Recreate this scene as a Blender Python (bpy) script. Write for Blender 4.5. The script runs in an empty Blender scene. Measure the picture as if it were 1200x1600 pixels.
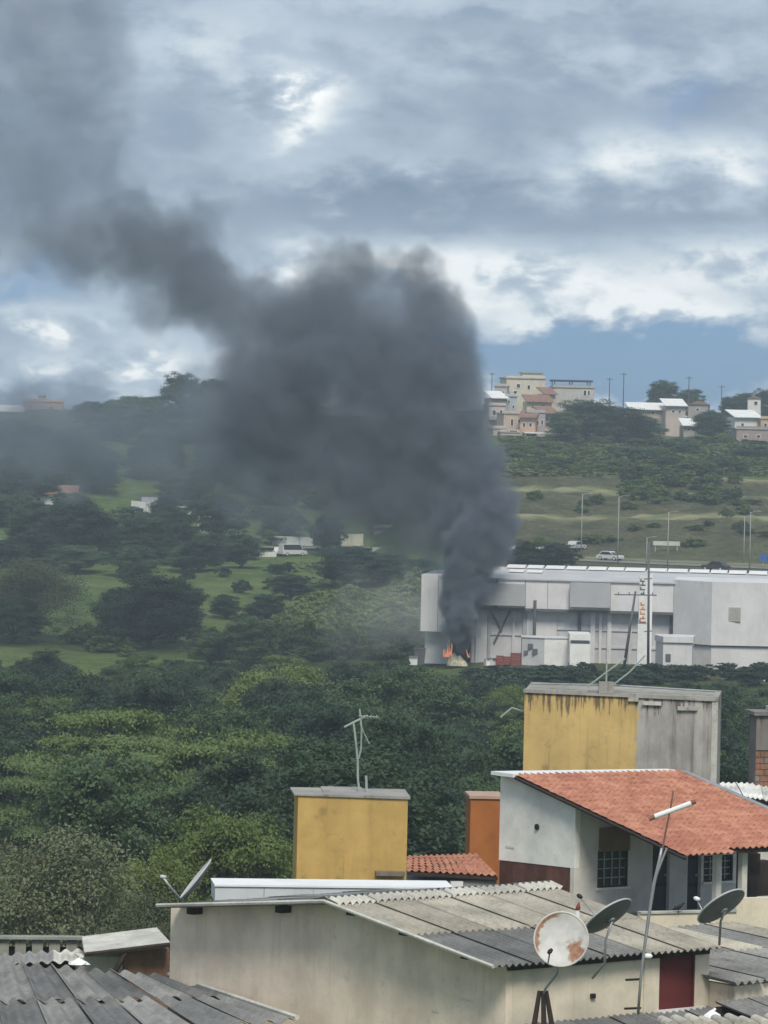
import bpy, math, random
import numpy as np
from mathutils import Vector, Matrix

# ------------------------------------------------------------------ camera, world, sun, exposure
R = math.radians
F = 6800.0            # focal length in pixels of the 1200 x 1600 photograph
HY = 640.0            # row of the eye-level line
CZ = 40.0             # eye height
ROLL = R(1.3)
scene = bpy.context.scene
col = scene.collection

cd = bpy.data.cameras.new('camera')
cam = bpy.data.objects.new('camera', cd)
col.objects.link(cam)
cd.sensor_fit = 'VERTICAL'
cd.sensor_height = 36.0
cd.lens = F / 1600.0 * 36.0
cd.shift_y = -(800.0 - HY) / 1600.0
cd.clip_start = 1.0
cd.clip_end = 20000.0
cam.matrix_world = Matrix.Translation((0, 0, CZ)) @ Matrix.Rotation(R(90), 4, 'X') @ Matrix.Rotation(ROLL, 4, 'Z')
scene.camera = cam

SUN_EL, SUN_AZ = R(50), R(172)       # azimuth clockwise from +Y: behind the camera, to the right
world = bpy.data.worlds.new('World')
scene.world = world
world.use_nodes = True
wn, wl = world.node_tree.nodes, world.node_tree.links
wn.clear()


def wnode(t, **kw):
    n = wn.new(t)
    for k, v in kw.items():
        setattr(n, k, v)
    return n


def wmath(op, a, b=None, c=None, clamp=False):
    n = wn.new('ShaderNodeMath')
    n.operation = op
    n.use_clamp = clamp
    for i, x in enumerate((a, b, c)):
        if x is None:
            continue
        if isinstance(x, (int, float)):
            n.inputs[i].default_value = x
        else:
            wl.new(x, n.inputs[i])
    return n.outputs[0]


def build_world():
    out = wnode('ShaderNodeOutputWorld')
    bg = wnode('ShaderNodeBackground')
    wl.new(bg.outputs[0], out.inputs[0])
    sky = wnode('ShaderNodeTexSky')
    sky.sky_type = 'NISHITA'
    sky.sun_disc = False
    sky.sun_elevation = SUN_EL
    sky.sun_rotation = SUN_AZ
    sky.altitude = 800
    sky.air_density = 1.0
    sky.dust_density = 0.6
    sky.ozone_density = 2.0
    tc = wnode('ShaderNodeTexCoord')
    sep = wnode('ShaderNodeSeparateXYZ')
    wl.new(tc.outputs['Generated'], sep.inputs[0])
    dx, dy, dz = sep.outputs
    az = wmath('ARCTAN2', dx, dy)
    el = wmath('ARCSINE', dz)
    # ragged cloud shapes: direction warped by noise, then layered noise flattened along the horizon
    mp = wnode('ShaderNodeMapping')
    mp.inputs['Scale'].default_value = (1, 1, 1.9)
    wl.new(tc.outputs['Generated'], mp.inputs['Vector'])

    def noise(scale, detail, rough, dist, off):
        n = wnode('ShaderNodeTexNoise')
        a = wnode('ShaderNodeVectorMath', operation='ADD')
        a.inputs[1].default_value = off
        wl.new(mp.outputs[0], a.inputs[0])
        wl.new(a.outputs[0], n.inputs['Vector'])
        n.inputs['Scale'].default_value = scale
        n.inputs['Detail'].default_value = detail
        n.inputs['Roughness'].default_value = rough
        n.inputs['Distortion'].default_value = dist
        return n.outputs['Fac']
    nA = noise(24, 6, .5, .0, (3.1, 1.7, .4))
    nB = noise(58, 7, .56, .12, (7.3, 2.2, 5.0))
    nC = noise(14, 3, .5, .2, (1.0, 9.0, 2.0))
    wa = wmath('MULTIPLY', wmath('SUBTRACT', nA, .5), .04)
    we = wmath('MULTIPLY', wmath('SUBTRACT', nB, .5), .026)
    azw = wmath('ADD', az, wa)
    elw = wmath('ADD', el, we)

    def blob(px, py, sx, sy, amp):
        a = wmath('DIVIDE', wmath('SUBTRACT', azw, (px - 600) / F), sx / F)
        e = wmath('DIVIDE', wmath('SUBTRACT', elw, (HY - py) / F), sy / F)
        s = wmath('ADD', wmath('MULTIPLY', a, a), wmath('MULTIPLY', e, e))
        return wmath('MULTIPLY', wmath('EXPONENT', wmath('MULTIPLY', s, -1.0)), amp)

    def total(lst):
        t = None
        for b in lst:
            v = blob(*b)
            t = v if t is None else wmath('ADD', t, v)
        return t
    # bright cloud tops / dark cloud bases / clear gaps
    bright = total([(420, 132, 62, 26, .60), (465, 180, 30, 30, .34), (300, 60, 110, 60, .12), (700, 400, 150, 30, .40), (880, 430, 200, 42, .36),
                    (1040, 470, 130, 30, .50), (1130, 380, 150, 42, .34), (870, 485, 120, 26, .34), (60, 515, 110, 26, .46),
                    (230, 560, 90, 22, .46), (70, 585, 110, 22, .32), (640, 285, 110, 40, .18), (1000, 215, 90, 34, .22), (1160, 225, 70, 34, .24),
                    (900, 60, 500, 60, .06), (470, 400, 60, 34, .34), (700, 628, 900, 14, .42), (800, 590, 90, 16, .22)])
    dark = total([(900, 320, 400, 46, .22), (1120, 165, 120, 40, .16), (560, 330, 220, 40, .14), (700, 25, 260, 22, .10), (60, 280, 160, 110, .16),
                  (900, 130, 160, 60, .06), (60, 640, 220, 18, .2)])
    clear = total([(900, 556, 260, 40, 1.25), (1130, 545, 170, 44, 1.25), (30, 455, 90, 28, .7), (850, 600, 300, 18, .5), (1080, 150, 60, 30, .22), (770, 560, 100, 34, .6)])
    fine = wmath('ADD', wmath('MULTIPLY', wmath('SUBTRACT', nB, .5), .62), wmath('MULTIPLY', wmath('SUBTRACT', nA, .5), .55))
    pm = wnode('ShaderNodeMapRange', interpolation_type='SMOOTHSTEP')
    pm.inputs[1].default_value, pm.inputs[2].default_value = .40, .60
    wl.new(nB, pm.inputs[0])
    puff = pm.outputs[0]
    v = wmath('ADD', wmath('ADD', .445, wmath('SUBTRACT', wmath('MULTIPLY', bright, wmath('ADD', wmath('MULTIPLY', puff, 1.0), .42)), dark)), wmath('MULTIPLY', fine, .68))
    v = wmath('ADD', v, wmath('MULTIPLY', wmath('SUBTRACT', nC, .5), .22))
    ramp = wnode('ShaderNodeValToRGB')
    cr = ramp.color_ramp
    cr.elements[0].position = .12
    cr.elements[0].color = (.15, .21, .295, 1)
    cr.elements[1].position = 1.0
    cr.elements[1].color = (.80, .82, .82, 1)
    for p, c in ((.36, (.235, .30, .385)), (.52, (.36, .43, .51)), (.68, (.495, .56, .61)), (.84, (.66, .70, .72))):
        e = cr.elements.new(p)
        e.color = (*c, 1)
    wl.new(v, ramp.inputs[0])
    skm = wnode('ShaderNodeVectorMath', operation='MULTIPLY')
    skm.inputs[1].default_value = (.0165, .0300, .0600)
    wl.new(sky.outputs[0], skm.inputs[0])
    cl = wmath('MULTIPLY', clear, wmath('SUBTRACT', 1.15, wmath('MULTIPLY', bright, 1.2)), clamp=True)
    cl = wmath('MULTIPLY', cl, .92)
    mix = wnode('ShaderNodeMix', data_type='RGBA')
    wl.new(cl, mix.inputs[0])
    wl.new(ramp.outputs[0], mix.inputs[6])
    wl.new(skm.outputs[0], mix.inputs[7])
    wl.new(mix.outputs[2], bg.inputs[0])
    bg.inputs[1].default_value = 1.0


build_world()
sd = bpy.data.lights.new('sun', 'SUN')
sd.energy = 2.3
sd.angle = R(20)
sd.color = (1.0, .93, .82)
sun = bpy.data.objects.new('sun', sd)
col.objects.link(sun)
sun.location = (60, -60, 150)
sdir = Vector((math.sin(SUN_AZ) * math.cos(SUN_EL), math.cos(SUN_AZ) * math.cos(SUN_EL), math.sin(SUN_EL)))
sun.rotation_euler = sdir.to_track_quat('Z', 'Y').to_euler()
vs = scene.view_settings
vs.view_transform = 'Standard'
vs.look = 'None'
vs.exposure = 0.45
vs.gamma = 1.0
vs.use_curve_mapping = False
scene.render.engine = 'CYCLES'
cy = scene.cycles
cy.use_denoising = True
cy.use_adaptive_sampling = True
cy.adaptive_threshold = .02
cy.max_bounces = 5
cy.diffuse_bounces = 2
cy.glossy_bounces = 2
cy.transmission_bounces = 3
cy.transparent_max_bounces = 6
cy.volume_bounces = 1
cy.volume_step_rate = 2.0
cy.volume_max_steps = 256
cy.caustics_reflective = False
cy.caustics_refractive = False
world.cycles.sampling_method = 'MANUAL'
world.cycles.sample_map_resolution = 512

rng = np.random.default_rng(7)
random.seed(7)
SA, CA = math.sin(ROLL), math.cos(ROLL)


# ------------------------------------------------------------------ projection helpers
def unroll(px, py):
    dx, dy = px - 600.0, py - HY
    return dx * CA + dy * SA, -dx * SA + dy * CA


def at(px, py, Y):
    x, y = unroll(px, py)
    return Vector((x * Y / F, Y, CZ - y * Y / F))


def ray(px, py):
    x, y = unroll(px, py)
    return Vector((x / F, 1.0, -y / F))


def proj(X, Y, Z):
    x, y = X * F / Y, (CZ - Z) * F / Y
    return 600 + x * CA - y * SA, HY + x * SA + y * CA


class Frame:
    """A building's own axes: u to the right along its front, w away from the viewer, z up."""
    def __init__(self, o, deg, gz):
        self.o = Vector((o[0], o[1], gz))
        self.t = R(deg)
        self.u = Vector((math.cos(self.t), math.sin(self.t), 0))
        self.w = Vector((-math.sin(self.t), math.cos(self.t), 0))

    def loc(self, p):
        d = Vector(p) - self.o
        return Vector((d.dot(self.u), d.dot(self.w), d.z))

    def hit(self, px, py, axis, val):
        d = ray(px, py)
        c = Vector((0, 0, CZ))
        n = (self.u, self.w, Vector((0, 0, 1)))[axis]
        t = (val - (c - self.o).dot(n)) / d.dot(n)
        return self.loc(c + d * t)

    def root(self, name, label, cat, group=None):
        e = thing(name, label, cat, self.o, group)
        e.rotation_euler = (0, 0, self.t)
        return e


# ------------------------------------------------------------------ object helpers
def tag(o, label, cat, group=None, kind=None):
    if label:
        o['label'] = label
    if cat:
        o['category'] = cat
    if group:
        o['group'] = group
    if kind:
        o['kind'] = kind
    return o


def thing(name, label, cat, loc=(0, 0, 0), group=None):
    e = bpy.data.objects.new(name, None)
    e.empty_display_size = .3
    col.objects.link(e)
    e.location = loc
    return tag(e, label, cat, group)


def mesh_obj(name, me, parent=None, mat=None):
    if mat is not None and not me.materials:
        me.materials.append(mat)
    o = bpy.data.objects.new(name, me)
    col.objects.link(o)
    if parent is not None:
        o.parent = parent
    return o


class MB:
    def __init__(self):
        self.v, self.f = [], []

    def add(self, vs, fs):
        b = len(self.v)
        self.v += [tuple(p) for p in vs]
        self.f += [tuple(b + i for i in q) for q in fs]
        return self

    def box(self, x0, x1, y0, y1, z0, z1):
        return self.hexa([(x0, y0, z0), (x1, y0, z0), (x1, y1, z0), (x0, y1, z0), (x0, y0, z1), (x1, y0, z1), (x1, y1, z1), (x0, y1, z1)])

    def hexa(self, p):
        return self.add(p, [(0, 3, 2, 1), (4, 5, 6, 7), (0, 1, 5, 4), (1, 2, 6, 5), (2, 3, 7, 6), (3, 0, 4, 7)])

    def prism(self, poly, axis, a, b):
        """poly: 2-D outline; extruded from a to b along axis (0 u, 1 w, 2 z)."""
        def mk(p, t):
            if axis == 0:
                return (t, p[0], p[1])
            if axis == 1:
                return (p[0], t, p[1])
            return (p[0], p[1], t)
        n = len(poly)
        vs = [mk(p, a) for p in poly] + [mk(p, b) for p in poly]
        fs = [tuple(range(n)), tuple(reversed(range(n, 2 * n)))]
        fs += [(i, i + n, (i + 1) % n + n, (i + 1) % n) for i in range(n)]
        return self.add(vs, fs)

    def tube(self, pts, rad, n=8, cap=True):
        pts = [Vector(p) for p in pts]
        if isinstance(rad, (int, float)):
            rad = [rad] * len(pts)
        rings = []
        for i, p in enumerate(pts):
            d = (pts[min(i + 1, len(pts) - 1)] - pts[max(i - 1, 0)]).normalized()
            a = d.orthogonal().normalized() if i == 0 else (ax - d * ax.dot(d)).normalized()
            ax = a
            b = d.cross(a)
            rings.append([p + (a * math.cos(2 * math.pi * k / n) + b * math.sin(2 * math.pi * k / n)) * rad[i] for k in range(n)])
        vs = [q for r in rings for q in r]
        fs = [(i * n + k, i * n + (k + 1) % n, (i + 1) * n + (k + 1) % n, (i + 1) * n + k) for i in range(len(pts) - 1) for k in range(n)]
        if cap:
            fs += [tuple(reversed(range(n))), tuple(range((len(pts) - 1) * n, len(pts) * n))]
        return self.add(vs, fs)

    def mesh(self, name, smooth=False, fix=True):
        me = bpy.data.meshes.new(name)
        me.from_pydata(self.v, [], self.f)
        if fix:
            import bmesh
            bm = bmesh.new()
            bm.from_mesh(me)
            bmesh.ops.recalc_face_normals(bm, faces=bm.faces)
            bm.to_mesh(me)
            bm.free()
        if smooth:
            me.polygons.foreach_set('use_smooth', [True] * len(me.polygons))
        me.update()
        return me

    def build(self, name, mat, parent=None, smooth=False):
        return mesh_obj(name, self.mesh(name, smooth), parent, mat)


def np_mesh(name, v, quads, mat=None, smooth=False):
    me = bpy.data.meshes.new(name)
    v = np.asarray(v, np.float32)
    q = np.asarray(quads, np.int32)
    k = q.shape[1]
    me.vertices.add(len(v))
    me.vertices.foreach_set('co', v.ravel())
    me.loops.add(q.size)
    me.loops.foreach_set('vertex_index', q.ravel())
    me.polygons.add(len(q))
    me.polygons.foreach_set('loop_start', np.arange(0, q.size, k, dtype=np.int32))
    me.polygons.foreach_set('loop_total', np.full(len(q), k, np.int32))
    if smooth:
        me.polygons.foreach_set('use_smooth', np.ones(len(q), bool))
    me.update(calc_edges=True)
    if mat:
        me.materials.append(mat)
    return me


def box(name, mat, parent, *b):
    return MB().box(*b).build(name, mat, parent)


# ------------------------------------------------------------------ materials
MATS = {}


def new_mat(name):
    m = bpy.data.materials.new(name)
    m.use_nodes = True
    nt = m.node_tree
    b = nt.nodes['Principled BSDF']
    return m, nt, b


def setv(nt, sock, x):
    if isinstance(x, (int, float)):
        sock.default_value = x
    elif isinstance(x, (tuple, list)):
        sock.default_value = tuple(x) + ((1,) if len(x) == 3 and len(sock.default_value) == 4 else ())
    else:
        nt.links.new(x, sock)


def nmath(nt, op, a, b=None, clamp=False):
    n = nt.nodes.new('ShaderNodeMath')
    n.operation = op
    n.use_clamp = clamp
    setv(nt, n.inputs[0], a)
    if b is not None:
        setv(nt, n.inputs[1], b)
    return n.outputs[0]


def nmix(nt, fac, a, b, blend='MIX'):
    n = nt.nodes.new('ShaderNodeMix')
    n.data_type = 'RGBA'
    n.blend_type = blend
    setv(nt, n.inputs[0], fac)
    setv(nt, n.inputs[6], a)
    setv(nt, n.inputs[7], b)
    return n.outputs[2]


def nnoise(nt, scale, detail=4, rough=.55, stretch=(1, 1, 1), coord='Object', dist=0.0):
    tc = nt.nodes.new('ShaderNodeTexCoord')
    vec = tc.outputs[coord] if coord != 'World' else nt.nodes.new('ShaderNodeNewGeometry').outputs['Position']
    mp = nt.nodes.new('ShaderNodeMapping')
    mp.inputs['Scale'].default_value = stretch
    nt.links.new(vec, mp.inputs[0])
    n = nt.nodes.new('ShaderNodeTexNoise')
    nt.links.new(mp.outputs[0], n.inputs['Vector'])
    n.inputs['Scale'].default_value = scale
    n.inputs['Detail'].default_value = detail
    n.inputs['Roughness'].default_value = rough
    n.inputs['Distortion'].default_value = dist
    return n.outputs['Fac']


def nstep(nt, x, lo, hi):
    n = nt.nodes.new('ShaderNodeMapRange')
    n.interpolation_type = 'SMOOTHSTEP'
    setv(nt, n.inputs[0], x)
    n.inputs[1].default_value = lo
    n.inputs[2].default_value = hi
    return n.outputs[0]


def bump(nt, b, h, strength=.3, dist=.02):
    n = nt.nodes.new('ShaderNodeBump')
    n.inputs['Strength'].default_value = strength
    n.inputs['Distance'].default_value = dist
    nt.links.new(h, n.inputs['Height'])
    nt.links.new(n.outputs[0], b.inputs['Normal'])


def sc(c, k):
    return tuple(min(1, x * k) for x in c)


def paint(name, c, var=.25, scale=1.2, rough=.8, stain=0.0, stain_col=(.06, .055, .05), metal=0.0, bmp=.0, rnd=0.0, coord='Object', spec=.3):
    """Painted or plain surface: blotchy colour, vertical dirt runs, fine grain."""
    if name in MATS:
        return MATS[name]
    m, nt, b = new_mat(name)
    big = nnoise(nt, scale, 5, .6, coord=coord)
    fine = nnoise(nt, scale * 9, 4, .6, coord=coord)
    cc = nmix(nt, nstep(nt, big, .3, .72), sc(c, 1 - var), sc(c, 1 + var * .35))
    cc = nmix(nt, nmath(nt, 'MULTIPLY', nstep(nt, fine, .42, .75), .35 * min(1, var * 2.5)), cc, sc(c, .62))
    if stain:
        run = nnoise(nt, 2.6, 5, .6, (1.6, 1.6, .16), coord)
        cc = nmix(nt, nmath(nt, 'MULTIPLY', nstep(nt, run, .54, .74), stain), cc, stain_col)
    if rnd:
        oi = nt.nodes.new('ShaderNodeObjectInfo')
        k = nmath(nt, 'ADD', nmath(nt, 'MULTIPLY', oi.outputs['Random'], rnd), 1 - rnd * .6)
        hs = nt.nodes.new('ShaderNodeHueSaturation')
        nt.links.new(k, hs.inputs['Value'])
        nt.links.new(cc, hs.inputs['Color'])
        cc = hs.outputs[0]
    nt.links.new(cc, b.inputs['Base Color'])
    b.inputs['Roughness'].default_value = rough
    b.inputs['Metallic'].default_value = metal
    b.inputs['Specular IOR Level'].default_value = spec
    if bmp:
        bump(nt, b, fine, bmp, .02)
    MATS[name] = m
    return m


def leafmat(name, c1, c2, trans=.25):
    m, nt, b = new_mat(name)
    g = nt.nodes.new('ShaderNodeNewGeometry')
    oi = nt.nodes.new('ShaderNodeObjectInfo')
    clump = nnoise(nt, .9, 3, .6)
    f = nmath(nt, 'ADD', nmath(nt, 'MULTIPLY', g.outputs['Random Per Island'], .22), nmath(nt, 'MULTIPLY', oi.outputs['Random'], .6))
    f = nmath(nt, 'ADD', f, nmath(nt, 'MULTIPLY', nmath(nt, 'SUBTRACT', clump, .5), .8), clamp=True)
    cc = nmix(nt, f, c1, c2)
    nt.links.new(cc, b.inputs['Base Color'])
    b.inputs['Roughness'].default_value = .6
    b.inputs['Specular IOR Level'].default_value = .25
    tr = nt.nodes.new('ShaderNodeBsdfTranslucent')
    nt.links.new(nmix(nt, .35, cc, (.16, .2, .03)), tr.inputs[0])
    mx = nt.nodes.new('ShaderNodeMixShader')
    mx.inputs[0].default_value = trans
    nt.links.new(b.outputs[0], mx.inputs[1])
    nt.links.new(tr.outputs[0], mx.inputs[2])
    nt.links.new(mx.outputs[0], nt.nodes['Material Output'].inputs[0])
    return m


def ground_mat():
    m, nt, b = new_mat('ground_grass_earth')
    big = nnoise(nt, .035, 5, .6, coord='World')
    mid = nnoise(nt, .22, 5, .65, coord='World')
    fin = nnoise(nt, 1.4, 4, .7, coord='World')
    grass = nmix(nt, nstep(nt, mid, .3, .7), (.055, .092, .023), (.125, .18, .044))
    grass = nmix(nt, nmath(nt, 'MULTIPLY', nstep(nt, big, .45, .7), .55), grass, (.15, .175, .062))
    grass = nmix(nt, nmath(nt, 'MULTIPLY', nstep(nt, fin, .46, .68), .65), grass, (.03, .05, .016))
    earth = nmix(nt, nstep(nt, mid, .3, .7), (.06, .058, .034), (.125, .112, .066))
    earth = nmix(nt, nmath(nt, 'MULTIPLY', nstep(nt, fin, .44, .66), .75), earth, (.032, .042, .018))
    at_ = nt.nodes.new('ShaderNodeAttribute')
    at_.attribute_name = 'earth'
    cc = nmix(nt, at_.outputs['Fac'], grass, earth)
    at3 = nt.nodes.new('ShaderNodeAttribute')
    at3.attribute_name = 'bench'
    cc = nmix(nt, nmath(nt, 'MULTIPLY', at3.outputs['Fac'], nstep(nt, mid, .2, .6)), cc, (.30, .275, .165))
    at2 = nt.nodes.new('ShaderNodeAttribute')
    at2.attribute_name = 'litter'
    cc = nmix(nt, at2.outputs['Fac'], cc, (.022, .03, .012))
    nt.links.new(cc, b.inputs['Base Color'])
    b.inputs['Roughness'].default_value = .95
    b.inputs['Specular IOR Level'].default_value = .1
    bump(nt, b, nmath(nt, 'ADD', fin, nmath(nt, 'MULTIPLY', mid, 3.0)), .9, .5)
    return m
HAZE = .00024
# ------------------------------------------------------------------ ground
PL = [(0, 27), (80, 25), (125, 22), (160, 15.5), (200, 12.5), (260, 9), (350, 6), (430, 6), (520, 7), (600, 8), (700, 10.5), (780, 13.4), (800, 14.2),
      (830, 16), (850, 18.5), (900, 23.5), (1000, 32.5), (1080, 36), (1150, 37.5), (1250, 36), (1500, 20), (2400, 4), (2600, 3)]
PR = [(0, 27), (80, 25), (125, 22), (160, 15.5), (200, 12.5), (260, 9), (350, 6), (430, 6.5), (505, 9.3), (615, 9.6), (640, 15.8), (652, 16.8), (708, 17.0), (716, 17.8),
      (745, 22.3), (753, 22.7), (779, 25.4), (787, 25.8), (807, 28.5), (816, 28.9), (900, 31), (960, 33), (1000, 34.6), (1050, 37.5), (1120, 39.5), (1200, 36),
      (1500, 20), (2400, 4), (2600, 3)]
PLx, PLz = np.array(PL, float).T
PRx, PRz = np.array(PR, float).T


def sstep(x, a, b):
    t = np.clip((x - a) / (b - a), 0, 1)
    return t * t * (3 - 2 * t)


def terrain(X, Y):
    X, Y = np.asarray(X, float), np.asarray(Y, float)
    Ys = Y + np.where(Y > 620, (X - 45) * .62 * sstep(Y, 620, 660) * (1 - sstep(Y, 715, 760)) * (X > 8), 0)
    Yb = Y + np.sin(X * .05) * 3 * sstep(Y, 720, 760) * (1 - sstep(Y, 850, 900))
    s = sstep(X, -6, 18)
    zr = np.interp(np.where(Ys != Y, Ys, Yb), PRx, PRz)
    z = np.interp(Y, PLx, PLz) * (1 - s) + zr * s
    n = np.sin(X * .11 + 1.3 * np.sin(Y * .043)) * np.cos(Y * .083 + .7 * np.sin(X * .06)) + .5 * np.sin(X * .27 + Y * .19) * np.cos(Y * .31 - X * .12)
    amp = .45 * sstep(Y, 140, 200)
    amp = amp * np.where(s > .3, 1 - .93 * sstep(Y, 470, 500) * (1 - sstep(Y, 712, 735)), 1)
    amp = amp * (1 + 1.2 * sstep(Y, 830, 900))
    bank = s * sstep(Y, 714, 722) * (1 - sstep(Y, 806, 814))
    rill = np.sin(X * .83 + 2 * np.sin(X * .19 + Y * .05)) * np.cos(Y * .4 + X * .31) + .6 * np.sin(X * 1.9 + Y * .7)
    return z + n * amp + rill * .28 * bank


def tz(X, Y):
    return float(terrain(X, Y))


def ground_hit(px, py, Y0=140, Y1=1150):
    d = ray(px, py)
    Ys = np.arange(Y0, Y1, 1.0)
    zs = terrain(d.x * Ys, Ys)
    below = np.nonzero(CZ + d.z * Ys <= zs)[0]
    Y = Ys[below[0]] if len(below) else Y1
    return Vector((d.x * Y, Y, tz(d.x * Y, Y)))


def build_ground():
    xs = np.unique(np.concatenate([np.linspace(-1500, -150, 24), np.arange(-150, 150.1, 2.5), np.linspace(150, 1500, 24)]))
    ys = np.unique(np.concatenate([np.arange(-60, 140, 20.0), np.arange(140, 620, 4.0), np.arange(620, 840, 1.6), np.arange(840, 1200, 4.0), np.linspace(1200, 1850, 20)]))
    XX, YY = np.meshgrid(xs, ys)
    ZZ = terrain(XX, np.maximum(YY, 0))
    v = np.stack([XX.ravel(), YY.ravel(), ZZ.ravel()], 1)
    nx, ny = len(xs), len(ys)
    i = np.arange(nx * ny).reshape(ny, nx)
    q = np.stack([i[:-1, :-1].ravel(), i[:-1, 1:].ravel(), i[1:, 1:].ravel(), i[1:, :-1].ravel()], 1)
    me = np_mesh('ground', v, q, ground_mat(), True)
    wob = np.sin(XX * .21 + YY * .13) * 4 + np.sin(XX * .07) * 6
    band = np.zeros_like(XX)
    # bare banks of the terraced cutting, grass on the benches
    for a, b in ((717, 746), (754, 780), (788, 807)):
        band = np.maximum(band, sstep(YY, a - 2, a + 1) * (1 - sstep(YY, b - 1, b + 2)))
    far = 1 - sstep(XX - (YY - 720) * .5 * (YY > 775), 36, 56) * (YY > 776)
    e = band * sstep(XX, 4, 16) * np.clip(far, 0, 1) * (.88 + .12 * np.sin(XX * .5 + YY))
    e = np.maximum(e, .75 * sstep(XX, 6, 14) * sstep(YY, 500, 508) * (1 - sstep(YY, 716, 719)))
    e = np.maximum(e, .8 * sstep(YY, 960, 990) * sstep(XX, 10, 30) * (np.sin(XX * .3 + YY * .2) > .3))
    a = me.attributes.new('earth', 'FLOAT', 'POINT')
    a.data.foreach_set('value', np.clip(e, 0, 1).astype(np.float32).ravel())
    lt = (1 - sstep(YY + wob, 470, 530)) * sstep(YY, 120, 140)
    bn = np.zeros_like(XX)
    for c in (749.5, 783.5, 811):
        bn = np.maximum(bn, np.exp(-((YY - c) / 3.2) ** 2))
    bn = bn * sstep(XX, 2, 10)
    bn = np.maximum(bn, .8 * np.exp(-((YY + (XX - 45) * .62 - 694) / 5) ** 2) * sstep(XX, 20, 30))
    a = me.attributes.new('bench', 'FLOAT', 'POINT')
    a.data.foreach_set('value', bn.astype(np.float32).ravel())
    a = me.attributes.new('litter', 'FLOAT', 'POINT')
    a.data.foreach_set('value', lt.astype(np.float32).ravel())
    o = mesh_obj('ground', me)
    tag(o, 'grassy valley floor and hillside with bare terraced banks', None, kind='structure')


build_ground()


# ------------------------------------------------------------------ road behind the warehouse
def ribbon(name, pts, width, mat, label, lift=.05):
    pts = [Vector(p) for p in pts]
    mb = MB()
    vs, fs = [], []
    for i, p in enumerate(pts):
        d = pts[min(i + 1, len(pts) - 1)] - pts[max(i - 1, 0)]
        n = Vector((-d.y, d.x, 0)).normalized()
        zz = max(tz(p.x + n.x * width * s, p.y + n.y * width * s) for s in (-.5, 0, .5)) + lift
        for s in (-.5, .5):
            q = p + n * width * s
            vs.append((q.x, q.y, zz))
    for i in range(len(pts) - 1):
        fs.append((2 * i, 2 * i + 1, 2 * i + 3, 2 * i + 2))
    o = mb.add(vs, fs).build(name, mat)
    return tag(o, label, None, kind='structure')


asphalt = paint('asphalt_sunbleached', (.19, .185, .17), .2, .3, .9)
kerbm = paint('kerb_concrete', (.45, .44, .41), .2, .8, .85)
roadp = []
for k in range(26):
    X = 22 + k * 2.4
    Y = 680 - (X - 45) * .62
    roadp.append((X, Y, 0))
ribbon('road', roadp, 9.0, asphalt, 'pale worn road running behind the warehouse')
ribbon('kerb', [(p[0], p[1] + 6.4, 0) for p in roadp], .35, kerbm, 'concrete kerb along the far side of the road', .2)
ribbon('kerb', [(p[0], p[1] - 6.4, 0) for p in roadp], .35, kerbm, 'concrete kerb along the warehouse side of the road', .2)
road2 = [(-78 + k * 4, 796 + 3 * math.sin(k * .3), 0) for k in range(20)]
ribbon('road', road2, 8.0, asphalt, 'road along the top of the green meadow')


# ------------------------------------------------------------------ trees and shrubs
bark = paint('bark', (.085, .07, .055), .3, 2.5, .95)
palebark = paint('bark_pale', (.2, .185, .16), .3, 2.5, .95)
LM = {
    'dark': leafmat('leaves_dark', (.017, .038, .023), (.058, .1, .05)),
    'mid': leafmat('leaves_mid', (.03, .062, .03), (.098, .16, .066)),
    'bright': leafmat('leaves_bright', (.075, .125, .03), (.29, .355, .105), .3),
    'olive': leafmat('leaves_olive', (.075, .095, .05), (.215, .235, .13), .2),
    'tier': leafmat('leaves_tier', (.06, .11, .036), (.195, .265, .098), .3),
    'layer': leafmat('leaves_layer', (.05, .09, .028), (.17, .24, .075)),
    'pscrub': leafmat('leaves_pale_scrub', (.10, .15, .05), (.24, .31, .11), .3),
    'scrub': leafmat('leaves_scrub', (.06, .10, .026), (.17, .235, .065), .3),
}


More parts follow.
